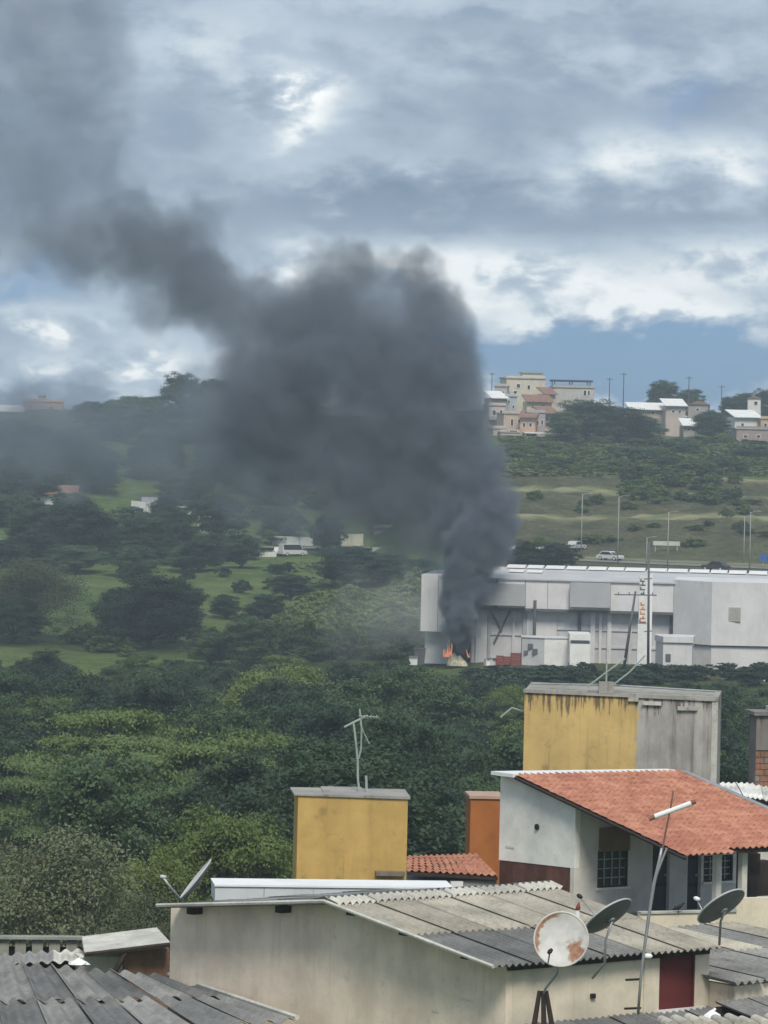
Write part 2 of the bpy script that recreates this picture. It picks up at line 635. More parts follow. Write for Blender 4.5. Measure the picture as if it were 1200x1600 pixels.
def crown_mesh(name, rg, H, Rr, z0, nl, nc, leaves, leaf, style, mat):
    """Leaf-sized faces gathered in clumps round the tips of the limbs."""
    lobes = []
    for k in range(nl):
        a = 2.4 * k + rg.uniform(-.5, .5)
        if style == 'layer':
            h = z0 + (H - z0) * (k + .6) / nl
            rr = Rr * (1 - .55 * ((k + .5) / nl) ** 1.5) * rg.uniform(.45, .95)
            lobes.append((np.array([math.cos(a) * rr, math.sin(a) * rr, h]), Rr * rg.uniform(.34, .5), .13))
        else:
            t = (k + .5) / nl
            h = z0 + (H - z0) * (.12 + .72 * t)
            rr = Rr * math.sin(math.pi * (.28 + .62 * t)) * (rg.uniform(.35, .72) if style != 'pompom' else rg.uniform(.5, .95))
            lobes.append((np.array([math.cos(a) * rr, math.sin(a) * rr, h]), Rr * (rg.uniform(.2, .3) if style == 'pompom' else rg.uniform(.34, .5)), {'round': .8, 'shrub': .75, 'sparse': .9}.get(style, .8)))
    cc, nn = [], []
    for k in range(nc):
        c, r, fl = lobes[rg.integers(len(lobes))]
        d = rg.normal(size=3)
        d /= np.linalg.norm(d) + 1e-6
        if d[2] < (-.25 if style in ('layer', 'pompom') else -.72):
            d[2] *= -.6
        p = c + d * np.array([1, 1, fl]) * r * rg.uniform(.72, 1.06)
        cc.append(p)
        nn.append(d)
    cc, nn = np.array(cc), np.array(nn)
    sg = Rr * (.085 if style != 'sparse' else .12)
    n = nc * leaves
    ci = np.repeat(np.arange(nc), leaves)
    pos = cc[ci] + rg.normal(size=(n, 3)) * np.array([sg, sg, sg * (.55 if style != 'layer' else .3)])
    nrm = nn[ci] * .7 + np.array([0, 0, .55]) + rg.normal(size=(n, 3)) * .55
    nrm /= np.linalg.norm(nrm, axis=1)[:, None]
    t = np.cross(nrm, rg.normal(size=(n, 3)))
    t /= np.linalg.norm(t, axis=1)[:, None] + 1e-9
    b = np.cross(nrm, t)
    s = (leaf * rg.uniform(.55, 1.3, n))[:, None]
    v = np.stack([pos - t * s, pos - b * s * .55, pos + t * s, pos + b * s * .55], 1).reshape(-1, 3)
    q = np.arange(n * 4).reshape(n, 4)
    return np_mesh(name, v, q, mat), [l[0] for l in lobes]


def trunk_mesh(name, rg, lobes, z0, r, mat):
    mb = MB()
    top = Vector((rg.uniform(-.3, .3), rg.uniform(-.3, .3), z0 * 1.15))
    mb.tube([(0, 0, -1.2), (0, 0, 0), Vector((top.x * .5, top.y * .2, z0 * .55)), top], [r * 1.5, r * 1.2, r * .9, r * .7], 7)
    for l in lobes:
        l = Vector(l)
        m = top.lerp(l, .5) + Vector((0, 0, -.15 * (l - top).length))
        mb.tube([top - Vector((0, 0, z0 * .18)), m, l], [r * .55, r * .38, r * .12], 5)
    me = mb.mesh(name, True, False)
    me.materials.append(mat)
    return me


VAR = {}


def variant(key, n, H, Rr, z0, nl, nc, leaves, leaf, style, mat, tr, bk):
    VAR[key] = []
    for k in range(n):
        rg = np.random.default_rng(abs(hash(key)) % 1000 + k * 17 if False else sum(map(ord, key)) * 31 + k * 17)
        cm, lobes = crown_mesh('crown', rg, H, Rr, z0, nl, nc, leaves, leaf, style, LM[mat])
        tm = trunk_mesh('trunk', rg, lobes, z0, tr, bk)
        VAR[key].append((cm, tm, H, Rr))


variant('round', 4, 9, 3.9, 1.0, 16, 250, 150, .112, 'round', 'dark', .2, bark)
variant('mid', 3, 9, 3.9, 1.0, 18, 250, 150, .112, 'round', 'mid', .2, bark)
variant('layer', 2, 10, 5.6, 3.2, 16, 240, 190, .12, 'layer', 'layer', .22, palebark)
variant('tier', 2, 10, 5.6, 3.0, 12, 230, 220, .11, 'layer', 'tier', .2, palebark)
variant('bright', 2, 9, 4.6, 2.4, 34, 300, 145, .10, 'pompom', 'bright', .2, palebark)
variant('olive', 2, 8, 4.4, 1.6, 18, 280, 130, .085, 'sparse', 'olive', .16, palebark)
variant('shrub', 3, 3, 2.2, .4, 8, 70, 40, .19, 'shrub', 'mid', .08, bark)
variant('scrub', 3, 2.4, 2.3, .2, 9, 70, 40, .18, 'shrub', 'scrub', .06, bark)
variant('pscrub', 3, 2.4, 2.3, .2, 9, 70, 40, .18, 'shrub', 'pscrub', .06, bark)
variant('dshrub', 2, 3, 2.3, .4, 8, 70, 40, .19, 'shrub', 'dark', .08, bark)
TCOUNT = {}


def tree(name, key, loc, h, w, label, cat='tree', group=None):
    k = TCOUNT.get(key, 0)
    TCOUNT[key] = k + 1
    cm, tm, H, Rr = VAR[key][k % len(VAR[key])]
    e = thing(name, label, cat, loc, group)
    e.rotation_euler = (0, 0, rng.uniform(0, 6.28))
    e.scale = (w / (2 * Rr), w / (2 * Rr), h / H)
    mesh_obj('trunk' if cat == 'tree' else 'stem', tm, e)
    mesh_obj('crown' if cat == 'tree' else 'foliage', cm, e)
    return e


def ptree(name, key, px, pytop, pybase, wpx, label, cat='tree', group=None, Y=None):
    """A tree whose foot stands on the ground where the photograph puts it."""
    if Y is None:
        p = ground_hit(px, pybase)
    else:
        d = ray(px, pybase)
        p = Vector((d.x * Y, Y, tz(d.x * Y, Y)))
    x, y = unroll(px, pytop)
    top = CZ - y * p.y / F
    h = max(1.0, top - p.z)
    p.z -= .15
    return tree(name, key, p, h * 1.02, wpx * p.y / F, label, cat, group)


# feature trees on the near slope
ptree('tree', 'olive', 95, 1312, 1700, 330, 'loose olive grey tree with feathery crown beside the low grey roofs', Y=165)
ptree('tree', 'olive', 235, 1400, 1700, 190, 'low greyish green tree behind the dish on the corrugated roof', Y=152)
ptree('tree', 'olive', -30, 1330, 1700, 220, 'feathery grey green tree at the edge of the olive tree', Y=172)
ptree('tree', 'bright', 340, 1262, 1650, 300, 'bright yellow green tree with clumped crown behind the yellow tank', Y=192)
ptree('tree', 'bright', 225, 1335, 1650, 190, 'smaller bright green tree between the olive tree and the clumped one', Y=182)
ptree('tree', 'bright', 440, 1300, 1650, 200, 'light green tree half hidden by the small yellow tank', Y=200)
ptree('tree', 'tier', 165, 1160, 1500, 330, 'layered tree with flat spreading tiers of pale foliage', Y=262)
ptree('tree', 'tier', 60, 1205, 1520, 220, 'flat tiered tree standing left of the taller layered tree', Y=250)
ptree('tree', 'tier', 270, 1215, 1520, 230, 'drooping tiered tree standing right of the taller layered tree', Y=255)
ptree('tree', 'mid', 150, 1240, 1520, 160, 'dark conical tree in front of the layered tree', Y=236)
ptree('tree', 'mid', 470, 1212, 1500, 190, 'rounded green tree above the bright clumped tree', Y=268)
ptree('tree', 'round', 700, 1165, 1500, 250, 'broad dark tree behind the orange block and the tank', Y=262)
ptree('tree', 'round', 600, 1185, 1500, 180, 'dark rounded tree behind the small tank antenna', Y=255)

# the wooded valley: one tree every few metres, lower towards the meadow and the warehouse
def toplimit(px):
    return float(np.interp(px, [0, 120, 260, 400, 470, 560, 640, 800, 920, 1000, 1200], [1016, 1014, 1026, 1028, 1018, 1024, 1034, 1048, 1054, 1050, 1066]))


FG = 'trees of the wooded valley below the meadow and the warehouse'
kinds = {'round': 'dark green round tree packed into the wooded valley', 'mid': 'mid green round tree packed into the wooded valley',
         'layer': 'flat tiered tree rising among the round trees of the wooded valley', 'bright': 'light yellow green tree standing out among the dark wooded valley'}
placed = []
cand = []
for row in np.arange(205, 512, 8.3):
    half = row * 640 / F
    for xx in np.arange(-half, half, 8.3):
        cand.append((xx + rng.uniform(-2.3, 2.3), row + rng.uniform(-2.6, 2.6)))
for X, Y in cand:
    gz = tz(X, Y)
    h = rng.uniform(6.0, 12.5) if Y < 400 else rng.uniform(5.5, 10)
    bx, by = proj(X, Y, gz)
    lim = toplimit(bx) + rng.uniform(0, 26)
    x, y = unroll(bx, lim)
    h = min(h, CZ - y * Y / F - gz)
    px, py = proj(X, Y, gz + h)
    if h < 3.0 or px < -50 or px > 1250:
        continue
    # hidden behind the near houses
    if py > 1262 and px > 455 or py > 1330:
        continue
    if py > 1235 and px > 800 and px < 1110:
        continue
    if px < 480 and py > 1195:
        continue
    if h < 4.2:
        tree('shrub', 'dshrub', (X, Y, gz - .1), h, rng.uniform(5, 7), 'dense dark shrub at the upper edge of the wooded valley', 'shrub', 'shrubs along the edge of the valley wood')
        continue
    k = rng.choice(['round', 'mid', 'layer', 'bright'], p=[.5, .36, .1, .04])
    tree('tree', k, (X, Y, gz - .1), h, h * rng.uniform(.72, 1.0), kinds[k], 'tree', FG)

# meadow and middle distance
mt = [('round', 235, 893, 1012, 175, 'large dark spreading tree alone in the green meadow'),
      ('round', 195, 915, 1005, 110, 'dark tree leaning against the large meadow tree'),
      ('round', 275, 905, 985, 100, 'darker tree behind the large meadow tree'),
      ('olive', 45, 880, 1002, 170, 'brownish green tree standing at the left of the meadow'),
      ('mid', 20, 930, 1005, 120, 'low green tree under the brownish meadow tree'),
      ('round', 352, 926, 968, 52, 'small round tree in the middle of the meadow'),
      ('round', 415, 925, 970, 66, 'dark bushy tree beside the small round meadow tree'),
      ('mid', 390, 960, 1050, 110, 'grey green tree at the foot of the meadow slope'),
      ('mid', 330, 985, 1040, 90, 'low green tree at the lower edge of the meadow'),
      ('round', 375, 832, 888, 90, 'flat crowned tree by the meadow road'),
      ('round', 455, 895, 935, 80, 'dark shrubby tree at the top corner of the meadow'),
      ('round', 540, 850, 915, 130, 'dense dark tree mass under the smoke'),
      ('round', 600, 862, 912, 110, 'dark tree left of the smoke column'),
      ('round', 510, 802, 870, 60, 'tall narrow dark tree by the meadow road'),
      ('mid', 650, 870, 915, 90, 'green tree behind the burning corner of the warehouse'),
      ('round', 60, 782, 862, 110, 'dark tree in front of the long red roofed building'),
      ('round', 120, 775, 870, 120, 'tall dark tree right of the red roofed building'),
      ('round', 160, 800, 872, 90, 'dark tree beside the white van on the meadow road'),
      ('mid', 225, 800, 880, 110, 'bushy tree below the framed billboard'),
      ('round', 270, 798, 862, 90, 'dark tree right of the framed billboard'),
      ('mid', 210, 850, 905, 90, 'pale green tree in front of the meadow road'),
      ('mid', 120, 850, 895, 100, 'round green shrub tree below the meadow road'),
      ('round', 340, 770, 845, 110, 'smoke veiled tree beyond the meadow road'),
      ('mid', 440, 790, 850, 90, 'smoke veiled pale tree beside the meadow road'),
      ('round', 15, 720, 790, 100, 'dark tree above the white walls at the hill foot'),
      ('round', 820, 842, 892, 70, 'dark tree beside the cars parked behind the warehouse'),
      ('round', 872, 845, 892, 70, 'dark tree between the cars parked behind the warehouse'),
      ('mid', 845, 856, 892, 60, 'low green tree among the parked cars')]
for k, px, pt, pb, w, lab in mt:
    ptree('tree', k, px, pt, pb, w, lab)

for k in range(22):
    px, pb = rng.uniform(-10, 345), rng.uniform(815, 895)
    ptree('tree', rng.choice(['round', 'mid']), px, pb - rng.uniform(34, 62), pb, rng.uniform(50, 92), 'rounded tree in the loose row along the meadow road', 'tree', 'trees along the meadow road')
# ridge and hillside trees
rt = [('round', 285, 580, 660, 80, 'great round tree on the smoky ridge'), ('round', 335, 590, 670, 110, 'broad tree beside the great ridge tree'),
      ('round', 390, 600, 680, 110, 'ridge tree swallowed by the smoke'), ('mid', 235, 618, 660, 70, 'low ridge tree left of the great round one'),
      ('mid', 190, 622, 665, 80, 'low ridge tree in thin smoke'), ('mid', 140, 626, 668, 70, 'ridge tree right of the pink house'),
      ('round', 1035, 592, 645, 62, 'round dark tree crowning the right hilltop'), ('mid', 1078, 606, 648, 52, 'thin crowned tree beside the round hilltop tree'),
      ('round', 915, 622, 690, 130, 'wide dark tree spreading below the hilltop terrace house'), ('round', 965, 632, 690, 110, 'dark tree joined to the wide hilltop tree'),
      ('mid', 880, 640, 690, 60, 'green tree beside the pink hillside house'), ('round', 1112, 640, 688, 70, 'dark tree beside the white roofed house'),
      ('round', 1165, 612, 655, 60, 'dark tree behind the small white gabled house'), ('round', 1195, 606, 650, 50, 'dark tree at the end of the hilltop'),
      ('mid', 1005, 650, 690, 80, 'green tree in front of the long low house'), ('round', 1140, 618, 660, 40, 'slim dark tree before the white gabled house'),
      ('round', 842, 598, 640, 34, 'dark tree between the tall cream house and the terrace house')]
for k, px, pt, pb, w, lab in rt:
    ptree('tree', k, px, pt, pb, w, lab)
for k in range(62):
    px = rng.uniform(-20, 480)
    pb = rng.uniform(656, 790)
    if px < 125 and pb < 705:
        continue
    ptree('tree', rng.choice(['round', 'mid']), px, pb - rng.uniform(38, 58), pb, rng.uniform(55, 95), 'tree of the smoke veiled hillside wood', 'tree', 'trees of the smoky hillside wood')

for k in range(15):
    px, pb = rng.uniform(-15, 130), rng.uniform(695, 775)
    ptree('tree', rng.choice(['round', 'mid']), px, pb - rng.uniform(30, 44), pb, rng.uniform(50, 85), 'tree of the smoke veiled hillside wood', 'tree', 'trees of the smoky hillside wood')
# scrub on the hillside, the slope beside the warehouse and the foot of the meadow
def scatter(n, x0, x1, y0, y1, key, hm, wm, label, group, ok=None):
    for _ in range(n):
        px, py = rng.uniform(x0, x1), rng.uniform(y0, y1)
        if ok and not ok(px, py):
            continue
        p = ground_hit(px, py)
        p.z -= .1
        tree('shrub', key, p, rng.uniform(*hm), rng.uniform(*wm), label, 'shrub', group)


scatter(18, 790, 1210, 690, 738, 'shrub', (1.2, 2.4), (4, 8), 'green shrub on the grassy hillside above the terraced bank', 'shrubs on the hillside above the bank')
scatter(22, 980, 1165, 738, 788, 'scrub', (1.2, 2.6), (3, 6), 'pale bush in the thicket overgrowing the terraced bank', 'pale bushes overgrowing the bank')
scatter(14, 980, 1165, 735, 788, 'shrub', (1.4, 3.0), (3, 7), 'green shrub in the thicket overgrowing the terraced bank', 'shrubs overgrowing the bank')
scatter(60, 800, 1210, 688, 738, 'scrub', (.7, 1.7), (3, 6), 'pale low bush on the grassy hillside', 'pale bushes on the hillside')
scatter(26, 830, 1210, 770, 856, 'scrub', (.7, 1.5), (2.5, 5), 'low bush on the bare terraced bank', 'low bushes on the terraced bank')
scatter(110, 430, 668, 905, 1035, 'pscrub', (1.4, 3.0), (3.5, 6.5), 'pale green bush on the overgrown slope left of the warehouse', 'bushes on the slope by the warehouse', lambda x, y: y > 905 + (668 - x) * .28)
scatter(26, 0, 460, 985, 1030, 'scrub', (1.2, 2.6), (3, 6), 'low bush along the foot of the meadow', 'bushes along the meadow foot')
scatter(10, 280, 460, 890, 975, 'dshrub', (1.0, 2.2), (2.5, 5), 'small dark bush dotted over the meadow', 'bushes dotted over the meadow')
scatter(36, 740, 1210, 1054, 1078, 'dshrub', (1.2, 2.0), (4, 7), 'dark bush in the hedge in front of the warehouse', 'hedge bushes in front of the warehouse')
scatter(14, 0, 500, 778, 850, 'shrub', (2, 4), (5, 9), 'bush on the roadside above the meadow', 'bushes along the meadow road', lambda x, y: True)


# rough grass: blades in tufts over meadow, hillside and banks
def grass():
    pts = []
    for x0, x1, y0, y1, n in ((780, 1210, 684, 745, 5000), (420, 700, 880, 1030, 1200)):
        px, py = rng.uniform(x0, x1, n), rng.uniform(y0, y1, n)
        Ys = np.arange(560, 1000, 2.0)
        for a, b in zip(px, py):
            d = ray(a, b)
            zs = terrain(d.x * Ys, Ys)
            k = np.argmax(CZ + d.z * Ys <= zs)
            if k:
                pts.append((d.x * Ys[k], Ys[k], zs[k]))
    p = np.array(pts)
    n = len(p)
    vs, qs = [], []
    for j in range(3):
        a = rng.uniform(0, 3.14, n)
        s = rng.uniform(.25, .6, n)
        h = rng.uniform(.1, .3, n)
        o = np.stack([np.cos(a) * s, np.sin(a) * s, np.zeros(n)], 1)
        c = p + rng.normal(size=(n, 3)) * np.array([.4, .4, 0])
        t = np.stack([-o[:, 1] * 1.2, o[:, 0] * 1.2, h], 1)
        vs.append(np.stack([c - o, c + o, c + o * .4 + t, c - o * .4 + t], 1))
    v = np.concatenate(vs).reshape(-1, 3)
    me = np_mesh('rough_grass', v, np.arange(len(v)).reshape(-1, 4), leafmat('grass_blades', (.06, .09, .022), (.15, .185, .055), .2))
    tag(mesh_obj('rough_grass', me), 'rough grass tufts over the meadow and the hillside', 'grass', kind='stuff')


grass()


# ------------------------------------------------------------------ warehouse
clad = paint('cladding_white', (.68, .675, .675), .14, .25, .55, .3, (.32, .31, .3))
soot = paint('cladding_sooty', (.34, .335, .335), .6, .5, .7, .8, (.07, .068, .066))
cladg = paint('cladding_grey', (.40, .41, .425), .12, .25, .55, .1, (.2, .2, .2))
cladlow = paint('wall_pale_grey', (.56, .56, .57), .15, .4, .7, .2, (.22, .22, .22))
steel = paint('steel_dark', (.11, .115, .125), .2, 1, .6)
roofm = paint('roof_sheet_pale', (.52, .52, .53), .12, .3, .6, .15, (.3, .29, .28))
skyl = paint('roof_panel_white', (.86, .87, .87), .06, .6, .4)
whitep = paint('white_paint', (.78, .78, .76), .12, .8, .6, .15, (.4, .38, .34))
glass = paint('dark_glass', (.03, .036, .045), .3, 1, .15, spec=.5)
rubber = paint('rubber', (.03, .03, .03), .2, 3, .9)


def warehouse():
    fr = Frame(at(735, 1028, 536), -6, 9.4)
    r = fr.root('warehouse', 'long white warehouse with grey upper boxes and white roof panels', 'warehouse')
    U = lambda px, w=0: fr.hit(px, 960, 1, w).x
    Z = lambda py, px=800, w=0: fr.hit(px, py, 1, w).z
    zt, zm = Z(906), Z(950)
    edges = [735, 777, 820, 855, 890, 922, 953, 1003, 1052]
    for a, b in zip(edges[:-1], edges[1:]):
        box('wall_panel', clad if a > 740 else soot, r, U(a) + .03, U(b) - .03, 0, .35, zm, zt)
    box('backing_wall', clad, r, U(735), U(1052), .36, .5, zm - .02, zt - .02)
    box('eave_beam', steel, r, U(735), U(1052), -.12, .34, zm - .32, zm - .03)
    for a, b, t, bt in ((735, 820, 912, 946), (890, 953, 911, 949)):
        k = box('grey_box', cladg, r, U(a, -1.3), U(b, -1.3), -1.3, -.01, Z(bt, (a + b) / 2, -1.3), Z(t, (a + b) / 2, -1.3))
        k['label'] = 'grey projecting box high on the wall'
    # recessed ground floor
    for a, b in ((735, 762), (762, 820), (820, 870), (870, 905), (905, 952), (952, 1000), (1000, 1052)):
        box('lower_wall', cladlow if a not in (735, 820) else clad, r, U(a) + .02, U(b) - .02, 1.3, 1.6, -.5, zm - .02)
    for px, wd, m in ((739, .3, cladlow), (752, 1.4, clad), (764, .3, cladg), (802, .3, cladlow), (819, .4, cladg), (828, .9, clad), (905, .4, steel), (926, .6, clad), (938, .35, clad), (952, .5, clad), (985, .4, cladlow), (1049, .5, steel)):
        u = U(px)
        box('column', m, r, u - wd / 2, u + wd / 2, 1.0, 1.28, -.5, zm - .33)
    for a, b in (((797, 955), (772, 1004)), ((768, 957), (784, 985))):
        p, q = fr.hit(*a, 1, 1.1), fr.hit(*b, 1, 1.1)
        MB().tube([p, q], .12, 6).build('brace', steel, r)
    for y0, x0, x1 in ((990, 766, 818), (982, 870, 1000), (1010, 905, 1050)):
        z = Z(y0, x0, 2.3)
        box('rail', cladlow, r, U(x0), U(x1), 1.15, 1.29, z - .1, z + .1)
    # burnt left block
    zt2, zm2 = Z(898, 690, -1), Z(987, 690, -1)
    for a, b in ((657, 684), (684, 710), (710, 735)):
        box('wall_panel', clad if a < 690 else soot, r, U(a, -1) + .03, U(b, -1) - .03, -1, -.6, zm2, zt2)
    box('block_body', clad, r, U(658, -1), U(734.5), -.59, 15, zm2 + .02, zt2 - .03)
    box('lower_wall', cladlow, r, U(664), U(700), .6, .9, -.6, zm2 - .02)
    box('lower_side_wall', cladlow, r, U(664), U(664) + .3, .92, 14, -.6, zm2 - .02)
    box('loading_bay', steel, r, U(700), U(735), 4, 4.3, -.5, zm2 - .02)
    # right block with its turned corner
    zr, zp = Z(908, 1090, -3), Z(1008, 1112, -4)
    u0, u1, u2 = U(1052), U(1112, -4.5), U(1262, -3)
    MB().prism([(u0, .02), (u1, -4.5), (u2, -2.5), (u2, 15), (u0, 15)], 2, zp, zr).build('corner_block', clad, r)
    MB().prism([(u0 + .2, .3), (u1 + .05, -4.15), (u2, -2.1), (u2, 14.8), (u0 + .2, 14.8)], 2, -1.5, zp - .15).build('plinth_wall', clad, r)
    MB().prism([(u0 + .1, .2), (u1, -4.3), (u2, -2.25), (u2, 14.9), (u0 + .1, 14.9)], 2, zp - .14, zp - .01).build('plinth_groove', steel, r)
    p = fr.hit(1147, 960, 1, -4)
    box('vent_panel', paint('vent_beige', (.42, .4, .37), .2, 1, .7), r, p.x - .8, p.x + .8, -4.15, -3.6, p.z - .85, p.z + .85)
    # roof and its white panels
    zr2 = fr.hit(800, 888, 1, 20).z
    ue = U(1262)
    MB().hexa([(U(736), -.25, zt + .02), (ue, -.25, zt + .02), (ue, 20, zr2), (U(736), 20, zr2), (U(736), -.25, zt + .2), (ue, -.25, zt + .2), (ue, 20, zr2 + .18), (U(736), 20, zr2 + .18)]).build('roof', roofm, r)
    sl = (zr2 - zt) / 20.25
    k = 0
    u = fr.hit(793, 890, 1, 18).x
    while u < ue:
        ln = rng.uniform(2.0, 2.5)
        w0 = 16.6 + rng.uniform(-.25, .25)
        z0, z1 = zt + .3 + sl * (w0 + .25), zt + .3 + sl * 20
        MB().hexa([(u, w0, z0), (u + ln, w0, z0), (u + ln, 19.8, z1), (u, 19.8, z1), (u, w0, z0 + .22), (u + ln, w0, z0 + .22), (u + ln, 19.8, z1 + .22), (u, 19.8, z1 + .22)]).build('roof_panel', skyl, r)
        u += ln + rng.uniform(.15, .35)
    for a, b in ((796, 819), (824, 848)):
        ua, ub = fr.hit(a, 898, 1, 10).x, fr.hit(b, 898, 1, 10).x
        z0 = zt + .3 + sl * 9.5
        MB().hexa([(ua, 9.2, z0), (ub, 9.2, z0), (ub, 11.5, z0 + sl * 2.3), (ua, 11.5, z0 + sl * 2.3), (ua, 9.2, z0 + .2), (ub, 9.2, z0 + .2), (ub, 11.5, z0 + sl * 2.3 + .2), (ua, 11.5, z0 + sl * 2.3 + .2)]).build('roof_panel', skyl, r)
    p, q = fr.hit(836, 938, 1, -1), fr.hit(835, 1000, 1, -1)
    MB().tube([(p.x, -1, p.z), (p.x, -1, -.4)], .2, 8).build('drain_pipe', steel, r)
    # low white annexe
    f2 = Frame(at(1035, 1032, 522), -6, 9.0)
    a = f2.root('annexe', 'low white flat roofed annexe with small black opening by the warehouse', 'building')
    ua, ub = f2.hit(1036, 1020, 1, 0).x, f2.hit(1081, 1020, 1, 0).x
    ul = f2.hit(1022, 1020, 1, 0).x
    zz = f2.hit(1050, 1004, 1, 0).z
    zp2 = f2.hit(1050, 995, 1, 0).z
    MB().prism([(ul, 4), (ua, 0), (ub, .4), (ub, 6), (ul, 6)], 2, -1.5, zz).build('wall', clad, a)
    MB().prism([(ul - .15, 4), (ua, -.25), (ub + .15, .15), (ub + .15, 6.1), (ul - .15, 6.1)], 2, zz + .01, zp2).build('parapet', clad, a)
    p = f2.hit(1044, 1027, 1, 0)
    box('window', steel, a, p.x - .3, p.x + .3, -.12, .3, p.z - .4, p.z + .4)
    return fr


WF = warehouse()
redm = paint('red_paint', (.26, .06, .05), .3, 1, .7, .3)
orangem = paint('orange_paint', (.62, .22, .03), .2, 1, .6)


def yard():
    # portable cabin
    f = Frame(at(850, 1032, 527), 0, 9.3)
    r = f.root('portable_cabin', 'white portable cabin with grey end standing in the warehouse yard', 'cabin')
    ul, ur = f.hit(816, 1015, 1, 0).x, f.hit(889, 1015, 1, 0).x
    zt = f.hit(850, 996, 1, 0).z
    MB().prism([(ul, 1.4), (0, 0), (0, 3.6), (ul, 4.2)], 2, -.6, zt - .12).build('end_wall', cladlow, r)
    MB().prism([(0.01, 0), (ur, .5), (ur, 3.8), (0.01, 3.6)], 2, -.6, zt - .12).build('side_wall', whitep, r)
    MB().prism([(ul - .1, 1.3), (0, -.12), (ur + .1, .4), (ur + .1, 3.9), (ul - .1, 4.3)], 2, zt - .11, zt).build('roof', clad, r)
    for px, py, s in ((829, 1010, .3), (836, 1018, .32), (822, 1020, .25)):
        p = f.hit(px, py, 1, .5)
        t = p.x / ul
        box('fan_grille', steel, r, p.x - s, p.x + s, 1.4 * t - .06 - abs(s) * .4, 1.4 * t + .2, p.z - s, p.z + s)
    # truck
    f = Frame(at(906, 1032, 524), 0, 9.2)
    r = f.root('truck', 'white box truck with dark windscreen parked by the cabin', 'truck')
    w = 1.22
    z1, z2, z3 = f.hit(906, 1006, 1, 0).z, f.hit(906, 1001, 1, 0).z, f.hit(906, 991, 1, 0).z
    MB().prism([(-w, 0), (w, 0), (w, 1.9), (-w, 1.9)], 2, .3, z1).build('cab', whitep, r)
    MB().hexa([(-w + .08, .05, z1), (w - .08, .05, z1), (w - .08, 1.8, z1), (-w + .08, 1.8, z1), (-w + .2, .35, z2), (w - .2, .35, z2), (w - .2, 1.8, z2), (-w + .2, 1.8, z2)]).build('windscreen', glass, r)
    MB().prism([(-w - .05, .6), (w + .05, .6), (w + .05, 6.5), (-w - .05, 6.5)], 2, z2 + .01, z3).build('cargo_box', whitep, r)
    box('chassis', steel, r, -w + .2, w - .2, .3, 6.3, .15, .29)
    for x in (-1, 1):
        for y in (.9, 5.2):
            MB().tube([(x * (w - .02), y, .1), (x * (w - .3), y, .1)], .45, 12).build('wheel', rubber, r)
        box('headlight', skyl, r, x * .85 - .18, x * .85 + .18, -.05, .02, .75, .98)
    # red crates
    for i, (px, h) in enumerate(((781, 1.15), (792, 1.05), (806, 1.5))):
        f = Frame(at(px, 1024, 529), -4, 9.3)
        r = f.root('crate', ('red brown slatted crate nearest the fire', 'red brown slatted crate in the middle of three', 'taller red slatted crate beside the cabin')[i], 'crate', 'red crates in the yard')
        s = .42 if i < 2 else .62
        for k in range(4):
            z = h * (k + .1) / 4
            box('slat', redm, r, -s, s, -s, -s + .04, z, z + h * .19)
            box('slat', redm, r, -s, s, s - .04, s, z, z + h * .19)
        for x in (-1, 1):
            for y in (-1, 1):
                box('post', redm, r, x * (s - .05) - .05, x * (s - .05) + .05, y * (s - .1) - .05, y * (s - .1) + .05, -.3, h)
    # totem sign
    f = Frame(at(1010, 1027, 520), 0, 8.8)
    r = f.root('totem_sign', 'tall white totem sign with orange and dark vertical lettering before the warehouse', 'sign')
    zt = f.hit(1010, 900, 1, 0).z
    ua, ub = f.hit(996, 990, 1, 0).x, f.hit(1018, 990, 1, 0).x
    box('column', whitep, r, ua, ub - .45, -.3, .5, -1, f.hit(1010, 975, 1, 0).z)
    box('panel', whitep, r, ua + .1, ub - .46, -.25, .45, f.hit(1010, 974, 1, 0).z, zt)
    box('edge_strip', skyl, r, ub - .44, ub, -.32, .52, -1, zt + .2)
    n = 0
    for py, c, wd in ((908, steel, .55), (914, steel, .7), (921, steel, .6), (928, steel, .5), (945, orangem, .5), (952, orangem, .7), (959, orangem, .6), (966, orangem, .65), (972, redm, .8)):
        z = f.hit(1005, py, 1, -.3).z
        u = f.hit(1004, py, 1, -.3).x
        mb = MB()
        mb.box(u - wd / 2, u + wd / 2, -.29, -.252, z - .08, z + .06)
        mb.box(u - wd / 2 + (.3 if n % 2 else 0), u - wd / 2 + .16 + (.3 if n % 2 else 0), -.29, -.252, z + .07, z + .3)
        mb.build('letter', c, r)
        n += 1
    # leaning and upright utility poles
    for (pa, pb, Y, rad, nm, lab, arm) in (((975, 1032), (993, 924), 512, .16, 'utility_pole', 'leaning dark utility pole with thin cross arm before the warehouse', (960, 1026, 929)),
                                            ((1013, 1035), (1014, 848), 508, .14, 'utility_pole', 'tall straight dark pole rising above the warehouse roof', None)):
        p, q = at(*pa, Y), at(*pb, Y)
        r = thing(nm, lab, 'pole', p)
        MB().tube([Vector((0, 0, -1)), q - p], [rad * 1.2, rad * .75], 8).build('shaft', steel, r, True)
        if arm:
            a, b = at(arm[0], arm[2], Y), at(arm[1], arm[2] + 1, Y)
            MB().tube([a - p, b - p], .07, 6).build('cross_arm', steel, r)
            for t in (.1, .35, .65, .9):
                c = a.lerp(b, t) - p
                MB().tube([c, c + Vector((0, 0, .3))], .06, 6).build('insulator', steel, r)
        else:
            for pz in (905, 987):
                c = at(1013, pz, Y) - p
                MB().tube([c + Vector((-.5, 0, 0)), c + Vector((.45, 0, .1))], .06, 6).build('bracket', steel, r)
    # grey gate, dark bin and white tank along the yard
    f = Frame(at(1148, 1050, 510), -4, 8.6)
    r = f.root('gate', 'grey sheet metal gate at the foot of the warehouse corner', 'gate')
